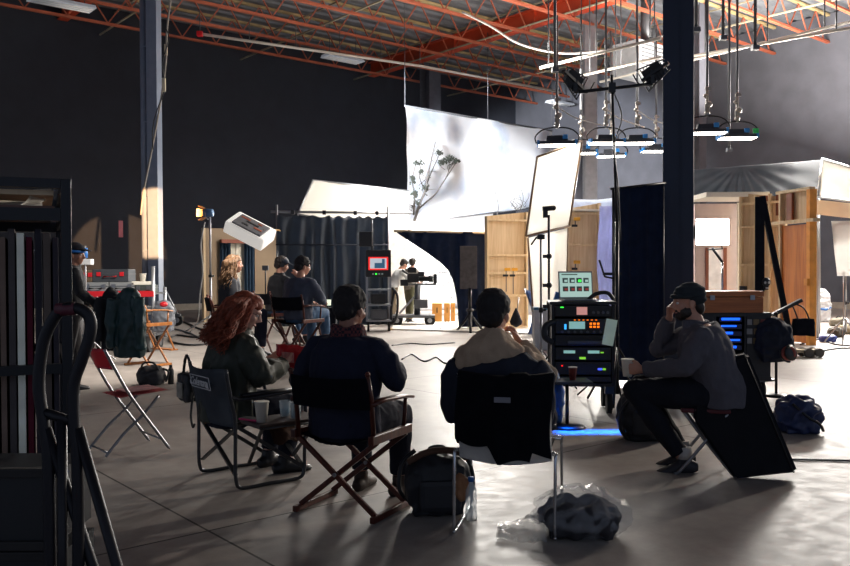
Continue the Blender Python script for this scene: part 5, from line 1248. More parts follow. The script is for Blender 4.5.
pp = smooth_path([at(205, 222, YL), at(201, 245, YL), at(203, 270, YL), at(200, 295, YL), at(198, 320, YL), fl(190, 332)], 5)
o = MB().tube([q - pp[0] for q in pp], .013, 6).build('lamp_cable', pm('white_cable', (196, 192, 186)), loc=pp[0]); tag(o, 'pale power cable dangling beside the tripod stand of the small spotlight', 'cable')
# --- tilted white softbox
c = at(250, 231, 18.3); t = thing('lantern_softbox', 'tilted white fabric softbox with a black printed back hanging on a boom', 'studio light', c)
rot = Euler((R(28), R(27), R(-8))).to_matrix()
WF = pm('white_fabric', (226, 226, 226), .8, 0, .06, 5, .2, 20)
MB().box((0, 0, 0), (.98, .62, .30), rot, bev=.05).build('skirt', pm('softbox_fabric', (226, 226, 226), .8, 0, .06, emit=(255, 250, 240), es=.35), t)
MB().box(rot @ V((0, -.02, .16)), (.72, .46, .05), rot, bev=.02).build('back_panel', pm('dark_grey_fabric', (96, 96, 100), .8), t)
for k, (x, y, w2) in enumerate(((-.2, .1, .22), (.02, .02, .3), (.2, -.08, .2), (-.1, -.12, .16), (.15, .12, .1))): MB().box(rot @ V((x, y, .188)), (w2, .05, .006), rot).build('printed_mark', BLKP if k % 2 else pm('rust_print', (150, 70, 40), .7), t)
MB().tube([rot @ V((.3, 0, .18)), at(279, 230, 19.6) - c, at(280, 231, 19.9) - c], .02, 8).build('boom', pm('brass_boom', (176, 140, 90), .4, .4), t)
# --- black drape behind the camera
YK = 19.6; o1 = V((at(440, 300, YK).x, YK, 0)); lk = lambda px, py, dy=0: at(px, py, YK + dy) - o1
t = thing('swept_drape', 'black cloth hung from a pole and swept to a point at its left, in front of the white backdrop', 'drape', o1)
t['label'] = 'black cloth hung from a pole and swept to a point at its left end'
edge = [(397, 233), (412, 243), (430, 255), (441, 263), (448, 270), (453, 280), (457, 300), (459, 327)]
def dk(u, v):
    # u along the pole, v from the pole down to the swept hem
    xt = 397 + 91 * u; s = u
    ybot = None; xs = xt
    if xt <= 458:
        for (x_a, y_a), (x_b, y_b) in zip(edge, edge[1:]):
            if x_a <= xt <= x_b: ybot = y_a + (y_b - y_a) * ((xt - x_a) / max(.01, x_b - x_a)); break
    if ybot is None: ybot = 327
    return lk(xt, 232 + (ybot - 232) * v, .12 * noise.noise(V((u * 7, v * 1.2, 4))) + .05 * math.sin(u * 40) * (.3 + v))
MB().sheet(dk, 90, 22, .012).build('cloth', NAVC, t)
MB().tube([lk(394, 231), lk(490, 233)], .028, 8).build('pole', pm('pale_wood_pole', (176, 156, 126), .6), t)
MB().tube([lk(488, 231), V((lk(488, 231).x, .05, 0))], .028, 8).build('upright', BLK, t)
t = cstand('short black stand with a grey weathered flag in front of the swept black cloth', (at(470, 300, 18.6).x, 18.6, 0), at(469, 288, 18.6).z, BLK, r=.04, spread=.35); la = local((at(470, 300, 18.6).x, 18.6, 0))
a, b_ = la(460, 289, 18.6), la(477, 246, 18.6)
MB().box(((a.x + b_.x) / 2, 0, (a.z + b_.z) / 2), (b_.x - a.x, .03, b_.z - a.z), bev=.008).build('flag_board', pm('grey_weathered', (66, 64, 68), .8, 0, .3, 10), t)
# --- wooden flats with clamps
def flat(label, px0, px1, pyT0, pyT1, Y, dY, rails, nm='wooden_flat', studs=(0, 1), mat=PLY, bot=.0, th=.02, depth=.09):
    a, b_ = at(px0, pyT0, Y), at(px1, pyT1, Y + dY); o1 = V((a.x, a.y, 0)); W2 = V((b_.x - a.x, b_.y - a.y, 0)); ln = W2.length; ang = math.atan2(W2.y, W2.x)
    t = thing(nm, label, 'set wall', o1, ang, None)
    z1, z2 = a.z, b_.z
    MB().prism([(0, depth, bot), (ln, depth, bot), (ln, depth, z2), (0, depth, z1)], (0, th, 0)).build('plywood_sheet', mat, t)
    for s in studs: MB().box((s * (ln - .05) + .025, depth / 2, (bot + z1 + (z2 - z1) * s) / 2), (.05, depth, z1 + (z2 - z1) * s - bot)).build('stud', PINE, t)
    for r_ in rails:
        z = bot + (min(z1, z2) - bot) * r_; MB().box((ln / 2, depth / 2, z), (ln - .1, depth, .045)).build('rail', PINE, t)
    return t, ln, z1
t, ln, z1 = flat('tall plywood flat left of the tall diffusion frame, with clamps on it', 487, 528, 216, 212, 19.0, .5, (.02, .30, .5, .66, .97))
def clamp(label, px, py, Y, col='yellow', ln=.5, rz=0):
    c = at(px, py, Y); t = thing('bar_clamp', label, 'clamp', c, rz, 'bar clamps on the flats')
    YE = pm('yellow_plastic', (220, 160, 40), .45)
    MB().bar((0, -.02, .1), (0, -.02, -ln), .02).build('bar', GRYM, t)
    MB().box((.03, -.05, .06), (.14, .05, .07), bev=.01).build('handle', YE, t); MB().box((-.02, -.05, -.08), (.12, .05, .05), bev=.01).build('jaw', BLKP, t)
    return t
clamp('yellow and black bar clamp on the left flat, left one of the pair', 506, 272, 18.9, ln=.45)
clamp('yellow and black bar clamp on the left flat, right one of the pair', 513, 272, 18.95, ln=.5)
c = at(516, 318, 18.0); t = thing('umbrella', 'folded black umbrella leaning against the left plywood flat', 'umbrella', c, 0)
MB().tube([(0, 0, -.1), (.06, .0, .45)], .012, 6).build('shaft', STL, t); MB().lathe([(.01, .22), (.07, .1), (.14, -.08), (.12, -.14), (.02, -.2)], seg=10).build('canopy', BLKC, t)
# tall diffusion frame + lower frame
q4 = [at(526, 236, 16.4), at(569, 226, 16.9), at(582, 141, 17.2), at(537, 157, 16.7)]; o1 = V((q4[0].x, q4[0].y, 0))
t = thing('diffusion_frame', 'tall tilted glowing white diffusion frame hanging right of the sky backdrop', 'diffusion frame', o1)
quad_sheet(q4[0], q4[1], q4[2], q4[3], 14, 14, .006, .02, 5, o1).build('silk', WHITEC, t)
for a, b_ in ((0, 1), (1, 2), (2, 3), (3, 0)): MB().tube([q4[a] - o1, q4[b_] - o1], .022, 8).build('frame_tube', pm('brown_frame', (120, 90, 62), .5), t)
MB().tube([q4[2] - o1, V((q4[2].x - o1.x, q4[2].y - o1.y + .1, 8.4))], .012, 6).build('hanging_line', GRYM, t)
q5 = [at(533, 312, 16.9), at(566, 306, 17.3), at(568, 228, 17.3), at(528, 238, 16.9)]; o1 = V((q5[0].x, q5[0].y, 0))
t = thing('diffusion_frame', 'lower upright white diffusion frame standing under the tilted one', 'diffusion frame', o1)
quad_sheet(q5[0], q5[1], q5[2], q5[3], 14, 14, .006, .02, 6, o1).build('silk', WHITEC, t)
for a, b_ in ((0, 1), (1, 2), (3, 0)): MB().tube([q5[a] - o1, q5[b_] - o1], .018, 8).build('frame_tube', pm('brown_frame', (120, 90, 62)), t)
for k in (0, 1): MB().tube([q5[k] - o1, V((q5[k].x - o1.x, q5[k].y - o1.y, 0))], .018, 8).build('leg', STL, t)
p = fl(530, 330); o = MB().sheet(lambda u, v: (-.15 + .5 * u + .1 * math.sin(4 * v), .1 * math.sin(u * 9), .02 + 1.0 * v * (1 - .3 * u)), 14, 12, .02).build('tarp', pm('blue_grey_tarp', (86, 102, 132), .5, 0, .15, 4), loc=(p.x - .1, 17.6, 0)); tag(o, 'bunched blue-grey tarp hanging between the plywood flat and the lower diffusion frame', 'tarp')
for k, (px, lab) in enumerate(((541, 'perforated white plastic crate on the floor behind the microphone stand, left one'), (556, 'perforated white plastic crate on the floor behind the microphone stand, right one'))):
    p = at(px, 330, 14.5); o = MB().box((0, 0, .35), (.26, .26, .7), bev=.01).build('plastic_crate', pm('pale_crate', (190, 192, 196), .5), loc=(p.x, 14.5 + .02 * k, 0)); tag(o, lab, 'crate')
    MB().box((0, 0, .72), (.28, .28, .05)).build('lid', pm('teal_lid', (60, 110, 140), .5), o)
# second flat right
t, ln, z1 = flat('plywood flat with yellow clamps between the diffusion frame and the dark drapes', 567, 601, 209, 203, 17.6, .3, (.02, .5, .72, .97))
MB().box((ln * .45, -.02, z1 - .02), (ln * 1.3, .22, .04)).build('cap_board', PAPER, t)
clamp('yellow spring clamp high on the right plywood flat', 575, 222, 17.4, ln=.1); clamp('yellow spring clamp low on the right plywood flat', 575, 265, 17.4, ln=.1)
a = at(598, 206, 16.8); o = MB().sheet(lambda u, v: (.40 * u + .03 * math.sin(v * 8), .05 * math.sin(u * 12), a.z * v), 14, 10, .01).build('plastic_sheet', pm('lavender_plastic', (168, 172, 204), .35, 0, .08), loc=(a.x, a.y, 0)); tag(o, 'pale lavender plastic sheet hanging at the left edge of the dark drapes', 'sheet')
t = thing('black_banner', 'pale dark-edged cloth strip lying over the top of the right plywood flat', 'cloth', at(590, 200, 18.4)); MB().sheet(lambda u, v: (-.75 + 1.9 * u, .3 * v, .10 * u - .25 * (1 - v) * (1 - v) + .02 * math.sin(9 * u)), 16, 8, .01).build('cloth', pm('pale_blue_plastic', (178, 188, 206), .4), t)
# --- house set with stud wall, orange door
YH = 16.8
t, ln, z1 = flat('open plywood stud wall of the house set right of the glowing softbox', 739, 785, 193, 197, YH + .6, -.7, (.02, .52, .80, .97), nm='stud_wall')
for s in (.36, .66): MB().box((s * ln, .045, z1 / 2), (.05, .09, z1 - .12)).build('stud', PINE, t)
for s, w2 in ((.52, .16), (.85, .14)): MB().box((s * ln, .07, z1 * .90), (w2, .03, .42)).build('brown_panel', pm('brown_recess', (120, 66, 42), .5), t)
MB().box((ln * .12, -.05, z1 * .33), (.12, .1, .1)).build('wall_box', BLKP, t)
a, b_ = at(781, 226, 15.9), at(812, 228, 15.0); o1 = V((a.x, a.y, 0)); W2 = V((b_.x - a.x, b_.y - a.y, 0)); ang = math.atan2(W2.y, W2.x); ln = W2.length
t = thing('door_unit', 'orange-brown wooden door in a rough timber frame at the right end of the house set', 'door', o1, ang)
zt2 = a.z
MB().box((ln * .44, .02, zt2 / 2 + .01), (ln * .82, .045, zt2 - .03)).build('door_leaf', DOORW, t)
MB().box((ln * .95, .02, (zt2 + .62) / 2), (.10, .14, zt2 + .62)).build('jamb', pm('amber_pine', (226, 150, 60), .45, 0, .15, 6), t)
MB().box((.0, .02, (zt2 + .62) / 2), (.05, .12, zt2 + .62)).build('jamb', PINE, t)
MB().box((ln * .42, .02, zt2 + .06), (ln * 1.35, .15, .06)).build('head_rail', PINE, t)
MB().box((ln * .42, .02, zt2 + .64), (ln * 1.1, .12, .05)).build('top_rail', PINE, t)
MB().box((ln * .40, .05, zt2 + .35), (ln * .8, .02, .56)).build('header_board', PLY, t)
MB().box((ln * .30, .0, zt2 + .35), (.16, .05, .5)).build('brown_panel', pm('brown_recess', (120, 66, 42)), t)
for z in (.4, 1.15): MB().box((ln * .93, -.06, z), (.1, .05, .12)).build('hinge', pm('amber_pine', (226, 150, 60)), t)
# interior left part of house set
a, b_ = at(694, 204, 18.6), at(741, 203, 18.0); o1 = V((a.x, a.y, 0)); wd = b_.x - a.x
t = thing('house_interior', 'pale interior wall of the house set seen behind the glowing softbox', 'set wall', o1)
PK = pm('pale_mauve_paint', (196, 178, 176), .8, 0, .05)
def ix(px): return at(px, 270, 18.6).x - o1.x
dz = at(706, 248, 18.6).z
MB().box(((ix(694) + ix(706)) / 2, 0, a.z / 2), (ix(706) - ix(694), .08, a.z)).build('wall_panel', PK, t)
MB().box(((ix(722) + ix(741)) / 2, 0, a.z / 2), (ix(741) - ix(722), .08, a.z)).build('wall_panel', PK, t)
MB().box(((ix(706) + ix(722)) / 2, 0, (a.z + dz) / 2), (ix(722) - ix(706), .08, a.z - dz)).build('wall_panel', PK, t)
for px in (706, 724): MB().box((ix(px), -.05, dz / 2), (.07, .04, dz)).build('door_jamb', pm('red_brown_trim', (126, 70, 52), .5), t)
MB().box((wd / 2 + .1, -.6, a.z + .10), (wd + .5, 1.3, .10)).build('ceiling_piece', PAPER, t)
for px in (737,): MB().box((ix(px), -.3, a.z / 2), (.22, .06, a.z)).build('white_stud', PAPER, t)
o = MB().box((0, 0, 1.3), (1.6, .05, 2.6)).build('white_flat', pm('white_flat_paint', (232, 230, 224)), loc=(at(714, 300, 20.3).x, 20.3, 0)); tag(o, 'plain white flat seen through the doorway behind the glowing softbox', 'set wall')
# grey plastic roof sheet
TLp, TRp = at(692, 170, 20.5), at(822, 160, 19.0); BLp, BRp = at(692, 197, 19.6), at(822, 197, 17.6); o1 = V((BLp.x, BLp.y, 0))
t = thing('plastic_tarp', 'wrinkled dark grey plastic sheet stretched over the top of the house set', 'tarp', o1)
def tf(u, v):
    p_ = BLp.lerp(BRp, u).lerp(TLp.lerp(TRp, u), v) - o1; fan = math.atan2(v - 1.1, (u - .38) * 3.5)
    return p_ + V((0, -.05, .0)) + V((0, -1, .3)) * (.025 * math.sin(fan * 24) * min(1, abs(1.1 - v)) + .03 * noise.noise(V((u * 9, v * 4, 1))))
MB().sheet(tf, 110, 24, .006).build('sheet', pm('grey_plastic_film', (62, 68, 76), .75, 0, .1, 3, spec=.15), t)
for u in (0, 1): q_ = BLp.lerp(BRp, u) - o1; MB().tube([V((q_.x, q_.y + .1, 0)), q_ + V((0, .1, 0)), (TLp.lerp(TRp, u) - o1)], .02, 8).build('support', STL, t)
# bright white overhead silk right
q4 = [at(818, 197, 16.5), at(880, 205, 14.5), at(880, 176, 15.5), at(822, 159, 17.5)]; o1 = V((q4[0].x, q4[0].y, 0))
t = thing('overhead_silk', 'bright white overhead silk with an eyelet edge at the right side of the photo', 'diffusion frame', o1)
quad_sheet(q4[0], q4[1], q4[2], q4[3], 14, 10, .008, .03, 9, o1).build('silk', WHITEC, t)
for a, b_ in ((0, 1), (2, 3), (3, 0)): MB().tube([q4[a] - o1, q4[b_] - o1], .025, 8).build('frame_tube', ALU, t)
for k in range(9): MB().box(q4[0].lerp(q4[3], (k + .5) / 9) - o1, (.05, .03, .05)).build('eyelet_tie', PAPER, t)
for k in (0, 1): MB().tube([q4[k] - o1, V((q4[k].x - o1.x, q4[k].y - o1.y, 0))], .025, 8).build('support', STL, t)
a, b_ = at(806, 206, 16.2), at(880, 214, 15.2); o = MB().bar((0, 0, 0), b_ - a, .10, .28).build('white_beam', PAPER, loc=a); tag(o, 'long white beam jutting right from the top of the orange door frame', 'beam')
# right bounce
q4 = [at(837, 276, 15.0), at(874, 276, 15.0), at(874, 221, 15.1), at(831, 221, 15.1)]; o1 = V((at(845, 276, 15).x, 15, 0))
t = thing('bounce_board', 'square white bounce board on a stand at the right edge', 'reflector', o1)
quad_sheet(q4[0], q4[1], q4[2], q4[3], 8, 8, .03, .01, 1, o1).build('board', WHTP, t)
MB().tube([(0, .04, .3), (0, .04, q4[0].z + .1)], .018, 8).build('pole', STL, t)
for k in range(3):
    a_ = k * 2.094; MB().tube([(0, .04, .5), (.4 * math.cos(a_), .04 + .4 * math.sin(a_), .012)], .012, 6).build('leg', STL, t)
t = cstand('silver stand behind the bounce board at the right edge', (at(826, 300, 16.6).x + .4, 16.6, 0), 1.4, STL)
# white bag, blue thing, sandbags on floor
p = fl(822, 322); o = softbag('white_sack', 'bulging white plastic sack with blue ties standing right of the orange door', 'sack', (p.x, p.y, 0), (.36, .3, .85), pm('white_sack', (228, 230, 234), .6), 81, 0, .02, .05); MB().tube([(-.16, -.12, .36), (0, -.2, .33), (.16, -.12, .38)], .03, 6).build('blue_tie', BLUP, o)
p = fl(828, 342); o = softbag('blue_shoe_cover', 'small dark blue shoe lying on the floor right of the orange door', 'shoe', (p.x, p.y, 0), (.34, .18, .14), pm('royal_blue_cloth', (36, 62, 140), .6), 82, R(20), .015, .02)
mbn = [(838, 326, 'grey sandbag on the floor below the bounce board, back one', (130, 124, 110)), (846, 334, 'tan sandbag on the floor below the bounce board, front one', (120, 106, 84)), (836, 337, 'dark sandbag on the floor next to the dark blue shoe', (70, 66, 60))]
for k, (px, py, lab, c_) in enumerate(mbn):
    p = fl(px, py); o = softbag('sandbag', lab, 'sandbag', (p.x, p.y, 0), (.38, .24, .2), pm('sandbag_%s' % ['grey', 'tan', 'dark'][k], c_, .9), 83 + k, R(20 * k), .018, .03); o['group'] = 'sandbags at the right edge'
    MB().tube(smooth_path([(-.08, 0, .16), (0, 0, .24), (.08, 0, .16)], 4), .012, 6).build('handle', BLKP, o)
# low dolly plank with wheels right of dark case
p = fl(805, 357); t = thing('wheel_plank', 'low wooden skate plank with fat wheels on the floor before the orange door', 'dolly', (p.x, p.y, 0), R(4))
MB().box((-.1, 0, .10), (.62, .16, .05)).build('plank', PINE, t)
for x in (-.3, .0, .17): 
    for y in (-.1, .1): MB().tube([(x, y - .035, .075), (x, y + .035, .075)], .072, 18).build('wheel', pm('grey_rubber', (96, 88, 80), .7), t)
# ================================================================== far crew and left middle distance
# --- tall director chairs and the three seated crew
DENIM = pm('blue_denim', (62, 92, 124), .85, 0, .2, 12, .2, 100)
GREYJ2 = pm('slate_sweater', (66, 72, 88), .9, 0, .12, 10, .2, 80)
def crew_seat(px, Y, rz, lab, glab='tall directors chairs'):
    p = at(px, 300, Y); director_chair(lab, (p.x, Y, 0), rz, seat=.72, wmat=MAHO, footrest=True, arm=.2, back=.34); return V((p.x, Y, 0))
# 1: woman with long fair hair, profile right
c = crew_seat(228, 11.1, R(-72), "tall director's chair under the fair-haired person left of the group")
J = sit(.74, .08, foot=.24, head=(R(-4), R(-4)), ay=.42, sw=.18, hl=.1); J['aL'].z = J['aR'].z = .33; J['tL'].z = J['tR'].z = .31
P1, D = person('person with long fair hair in a dark jacket seated before the beige wall', c, R(-72), J, SKIN, vox=.013, jacket=pm('charcoal_jacket', (44, 46, 54), .8), trousers=pm('dark_jeans', (32, 35, 48)), seed=21, bulk=1.02)
long_hair(P1, D, pm('fair_hair', (128, 96, 68), .5, 0, .3, 40), .36, 260, .022, .04, 8, 1.25, .009)
o = softbag('pink_purse', 'small magenta purse hanging at the side of the fair-haired person', 'bag', at(224, 305, 11.5), (.12, .1, .2), pm('magenta_case', (190, 24, 92)), 91, 0, .012, .01)
# 2: man with cap and headset
c = crew_seat(276, 13.0, R(-50), "tall director's chair under the person in the dark cap and headset")
J = sit(.745, .14, foot=.24, head=(R(-18), R(-14)), ay=.46, sw=.18, eR=(.20, .34, 1.10), wR=(.06, .34, 1.32), eL=(-.24, .1, 1.02), wL=(-.06, .34, .98)); J['aL'].z = J['aR'].z = .33; J['tL'].z = J['tR'].z = .31
P2, D = person('person in a dark cap and headset in a black hooded top', c, R(-50), J, SKIN, vox=.013, jacket=pm('black_hoodie', (26, 27, 33), .9), trousers=DENIM, seed=22, bulk=1.08)
short_hair(P2, D, HAIRD)
q, Rh = D['q'], D['Rh']
hb = MB().ball(q(0, -.010, .055), (.092, .108, .075), Rh).loft([(q(0, .07, .052), .062, .012), (q(0, .15, .040), .055, .009), (q(0, .175, .036), .035, .006)], Rh @ V((1, 0, 0)), 16)
remesh(hb, .009, 1).build('cap', pm('navy_cap', (38, 48, 66), .8), P2)
MB().tube([q(.092 * math.cos(a), -.01, .03 + .105 * math.sin(a)) for a in [k * math.pi / 10 for k in range(11)]], .008, 6).build('headset_band', BLKP, P2)
for s in (-1, 1): MB().tube([q(s * .075, -.01, -.01), q(s * .105, -.01, -.01)], .036, 14).build('headset_cup', BLKP, P2)
# 3: man in slate sweater, back turned, working on a laptop
c = crew_seat(298, 11.3, R(-30), "tall director's chair under the person in the slate sweater, back turned")
J = sit(.71, .12, foot=.26, head=(R(-28), R(-10)), ay=.46, sw=.195, hl=.1, eR=(.30, .12, 1.02), wR=(.16, .38, .96), eL=(-.28, .10, 1.02), wL=(-.08, .36, .96)); J['aL'].z = J['aR'].z = .35; J['tL'].z = J['tR'].z = .33
P3, D = person('person with dark hair in a slate grey sweater seated high with back turned', c, R(-30), J, SKIN, vox=.012, jacket=GREYJ2, trousers=DENIM, seed=23, bulk=1.2, collar=False)
short_hair(P3, D, HAIRB, vol=.015); glasses(P3, D)
t = thing('tablet', 'tablet with a pale lit page held low between the seated crew', 'tablet', at(273, 297, 13.1), R(-20))
MB().box((0, 0, 0), (.15, .012, .22), rot=(-.3, .35, 0), bev=.004).build('body', BLKP, t); MB().box((0, -.009, 0), (.13, .004, .195), rot=(-.3, .35, 0)).build('screen', SCRG, t)
for k in range(4): MB().box(Euler((-.3, .35, 0)).to_matrix() @ V((0, -.0075 * 1.6, -.07 + .045 * k)), (.1, .003, .008), rot=(-.3, .35, 0)).build('text_line', DKS, t)
p = at(330, 302, 12.9); t = thing('sound_bag_stand', 'small black stand with a lit white display right of the person in the slate sweater', 'stand', (p.x, 12.9, 0))
MB().box((0, 0, .55), (.20, .2, .55), bev=.02).build('case', BLKC, t); MB().tube([(0, 0, 0), (0, 0, .3)], .02, 8).lathe([(0, 0), (.16, 0), (.15, .02), (0, .03)]).build('foot', BLK, t)
MB().box((-.03, -.02, .90), (.09, .02, .09)).build('display', pm('pale_display', (230, 235, 215), emit=(230, 240, 210), es=1.0, var=0), t); MB().tube([(-.03, 0, .8), (-.03, 0, .88)], .012, 6).build('neck', BLK, t)
p = at(291, 300, 12.9); o = MB().box((0, 0, 0), (.12, .06, .05), bev=.012).build('orange_gadget', pm('orange_plastic', (226, 86, 34), .45), loc=at(272, 307, 13.0)); tag(o, 'small orange gadget just below the lit tablet', 'gadget')
# little black tripod behind them
t = cstand('small black clamp stand between the fair-haired person and the capped person', (at(266, 330, 16.8).x, 16.8, 0), at(266, 268, 16.8).z, BLK); MB().box((0, 0, at(266, 268, 16.8).z), (.12, .08, .1)).build('clamp', GRYM, t)
# --- monitor cart
YM2 = 19.0; p = at(379, 320, YM2); t = thing('monitor_cart', 'video monitor cart with a red-framed lit screen left of the film camera', 'cart', (p.x, YM2, 0), R(4)); lm = local((p.x, YM2, 0))
a, b_ = lm(366, 277, YM2), lm(391, 250, YM2)
cx, cz = (a.x + b_.x) / 2, (a.z + b_.z) / 2
mo = MB().box((cx, 0, cz), (b_.x - a.x, .10, b_.z - a.z), bev=.012).build('monitor', BLKP, t)
a2, b2 = lm(368.5, 270, YM2), lm(388, 257, YM2); mx2, mz2 = (a2.x + b2.x) / 2, (a2.z + b2.z) / 2; mw, mh = b2.x - a2.x, b2.z - a2.z
MB().box((mx2, -.052, mz2), (mw, .006, mh)).build('red_border', pm('red_screen_border', (220, 30, 30), emit=(235, 40, 36), es=.9, var=0), mo)
MB().box((mx2, -.056, mz2), (mw * .84, .006, mh * .8)).build('picture', pm('picture_sky', (170, 180, 190), emit=(180, 190, 200), es=.7, var=0), mo)
MB().box((mx2 + mw * .06, -.060, mz2 - mh * .16), (mw * .5, .004, mh * .4)).build('picture_figure', pm('picture_blue', (50, 90, 120), emit=(50, 95, 130), es=.5, var=0), mo)
MB().box((mx2 + mw * .26, -.061, mz2), (mw * .14, .004, mh * .7)).build('picture_edge', pm('picture_blue', (50, 90, 120)), mo)
for k in range(4): MB().box((mx2 - .12 + .07 * k, -.054, a.z + .07), (.04, .006, .03)).build('status_light', GREENL if k == 1 else pm('grey_light', (120, 130, 130), emit=(140, 150, 150), es=.4, var=0), mo)
for x in (a.x + .02, b_.x - .02): MB().box((x, .02, (a.z + .25) / 2), (.05, .05, a.z - .2)).build('post', STL, t)
for z in (.95, .60, .24): MB().box((cx, .12, z), (b_.x - a.x, .45, .035)).build('shelf', STL, t)
MB().box((cx, .12, .74), (.34, .3, .22), bev=.01).build('recorder', BLKP, t); MB().box((cx, .12, .38), (.36, .32, .22), bev=.01).build('battery_box', GRYM, t)
MB().box((a.x - .0, .0, b_.z + .25), (.30, .14, .34), bev=.02).build('antenna_box', BLKP, t); MB().tube([(cx - .14, .05, b_.z - .1), (cx - .14, .05, b_.z + .7)], .02, 8).build('top_post', GRYM, t)
for x in (a.x + .05, b_.x - .05):
    for y in (-.08, .32): MB().tube([(x - .025, y, .10), (x + .025, y, .10)], .098, 18).build('caster', RUB, t)
MB().tube(smooth_path([(b_.x + .02, -.05, 1.0), (b_.x + .14, -.1, .8), (b_.x + .12, -.1, .35), (b_.x + .02, -.05, .2), (b_.x, -.05, .5), (b_.x + .08, -.08, .95)], 5), .03, 8).build('cable_coil', BLKP, t)
# --- film camera on dolly and operators
YO = 22.4
def stand_j(lean, head, eR, wR, eL, wL, foot=0.0, h=0.0):
    P = V((0, 0, .95 + foot)); ax = V((0, math.sin(lean), math.cos(lean))); S = P + ax * .44
    J = dict(P=P, C=P + ax * .30, N=P + ax * .50, H=P + ax * .50 + V((0, math.sin(lean + h) * .16 + .02, .15)), sL=S + V((-.185, 0, 0)), sR=S + V((.185, 0, 0)), hL=P + V((-.09, 0, -.03)), hR=P + V((.09, 0, -.03)),
             kL=V((-.12, .06, .50 + foot)), kR=V((.13, -.06, .50 + foot)), aL=V((-.13, .02, .085 + foot)), aR=V((.15, -.12, .085 + foot)), tL=V((-.15, .22, .085 + foot)), tR=V((.18, .08, .085 + foot)), eR=V(eR), wR=V(wR), eL=V(eL), wL=V(wL), head=head)
    return J
p = at(393, 300, 21.5)
J = stand_j(.42, (0, R(-25)), (.26, .44, 1.12), (.12, .66, 1.08), (-.28, .42, 1.10), (-.16, .66, 1.04), h=.2)
PO, D = person('person in a white t-shirt bending towards the film camera', (p.x, 21.5, 0), R(-70), J, SKIN, vox=.014, jacket=pm('white_tshirt', (222, 222, 220), .8), trousers=pm('tan_trousers', (120, 106, 84), .8), seed=31, sleeves=.05)
short_hair(PO, D, HAIRD)
p = at(410, 300, 21.9)
J = stand_j(.12, (R(40), 0), (.3, .16, 1.12), (.14, .38, 1.24), (-.3, .16, 1.12), (-.12, .4, 1.2), foot=.0)
PO, D = person('person standing behind the film camera, mostly hidden by it', (p.x, 21.9, 0), R(-50), J, SKIN, vox=.014, jacket=pm('grey_tshirt', (120, 112, 104), .8), trousers=pm('olive_trousers', (86, 84, 60), .8), seed=32)
short_hair(PO, D, HAIRD)
YQ = 20.6; p = at(417, 318, YQ); t = thing('camera_dolly', 'wheeled camera dolly carrying the film camera in front of the white backdrop', 'dolly', (p.x, YQ, 0)); lq = local((p.x, YQ, 0))
MB().box((-.1, .3, .24), (1.1, .7, .06)).build('platform', GRYM, t)
for x in (-.5, .32):
    for y in (.04, .6):
        cw = MB().tube([(x, y - .04, .14), (x, y + .04, .14)], .135, 20).build('wheel', RUB, t); MB().tube([(x, y - .045, .14), (x, y + .045, .14)], .06, 14).build('hub', STL, cw)
MB().tube([(0, .3, .26), (.02, .3, lq(420, 285, YQ).z)], .08, 12).build('centre_column', GRYM, t)
MB().bar((-.45, .3, .3), (0, .3, .8), .05).build('steering_bar', STL, t); MB().box((.1, .3, .55), (.35, .3, .22), bev=.02).build('motor_box', GRYM, t)
zc = lq(425, 282, YQ).z; t2 = thing('film_camera', 'black film camera with a long lens pointing right on the dolly', 'camera', (p.x, YQ + .3, zc))
x0 = lq(408, 277, YQ).x; x1 = lq(418, 277, YQ).x; x2 = lq(434, 277, YQ).x
MB().box((.06, 0, -.06), (.85, .12, .05)).build('base_plate', GRYM, t2)
MB().box(((x0 + x1) / 2, 0, .10), (x1 - x0 + .05, .2, .24), bev=.02).build('body', BLKP, t2)
MB().tube([(x1, 0, .08), (x2 - .14, 0, .08), (x2 - .13, 0, .08), (x2 - .02, 0, .08)], [.06, .065, .085, .09], 16).build('lens', BLKP, t2)
MB().box((x2 + .03, 0, .08), (.09, .26, .24), bev=.01).build('matte_box', BLKP, t2)
MB().box((x0 + .1, 0, .30), (.22, .12, .14), bev=.01).build('top_handle', BLKP, t2); MB().tube([(x0, -.1, .2), (x0 - .15, -.16, .3)], .03, 8).build('viewfinder', BLKP, t2)
MB().tube([(x1, .05, .22), (x2 + .35, .05, .24)], .012, 6).build('top_rod', GRYM, t2); MB().box((x1 + .08, -.12, .2), (.16, .03, .12), bev=.008).build('side_monitor', BLKP, t2)
MB().box((x0 - .1, 0, -.02), (.2, .16, .16), bev=.01).build('battery', BLKP, t2)
# apple boxes
for k, (px, w2, lab) in enumerate(((437, .26, 'honey-coloured wooden box on the set floor, left one of three'), (447, .15, 'honey-coloured wooden box on the set floor, middle one of three'), (453, .11, 'honey-coloured wooden box on the set floor, right one of three'))):
    p = at(px, 320, 22.0); t = thing('apple_box', lab, 'box', (p.x, 22.0 + .03 * k, .037), 0, 'wooden boxes on the set floor')
    MB().box((0, 0, .24), (w2, .3, .48), bev=.006).build('box', pm('honey_box_wood', (214, 150, 70), .5, 0, .1, 5), t); MB().box((0, -.152, .3), (w2 * .12, .004, .14)).build('hand_hole', pm('dark_slot', (60, 40, 24), .8), t)
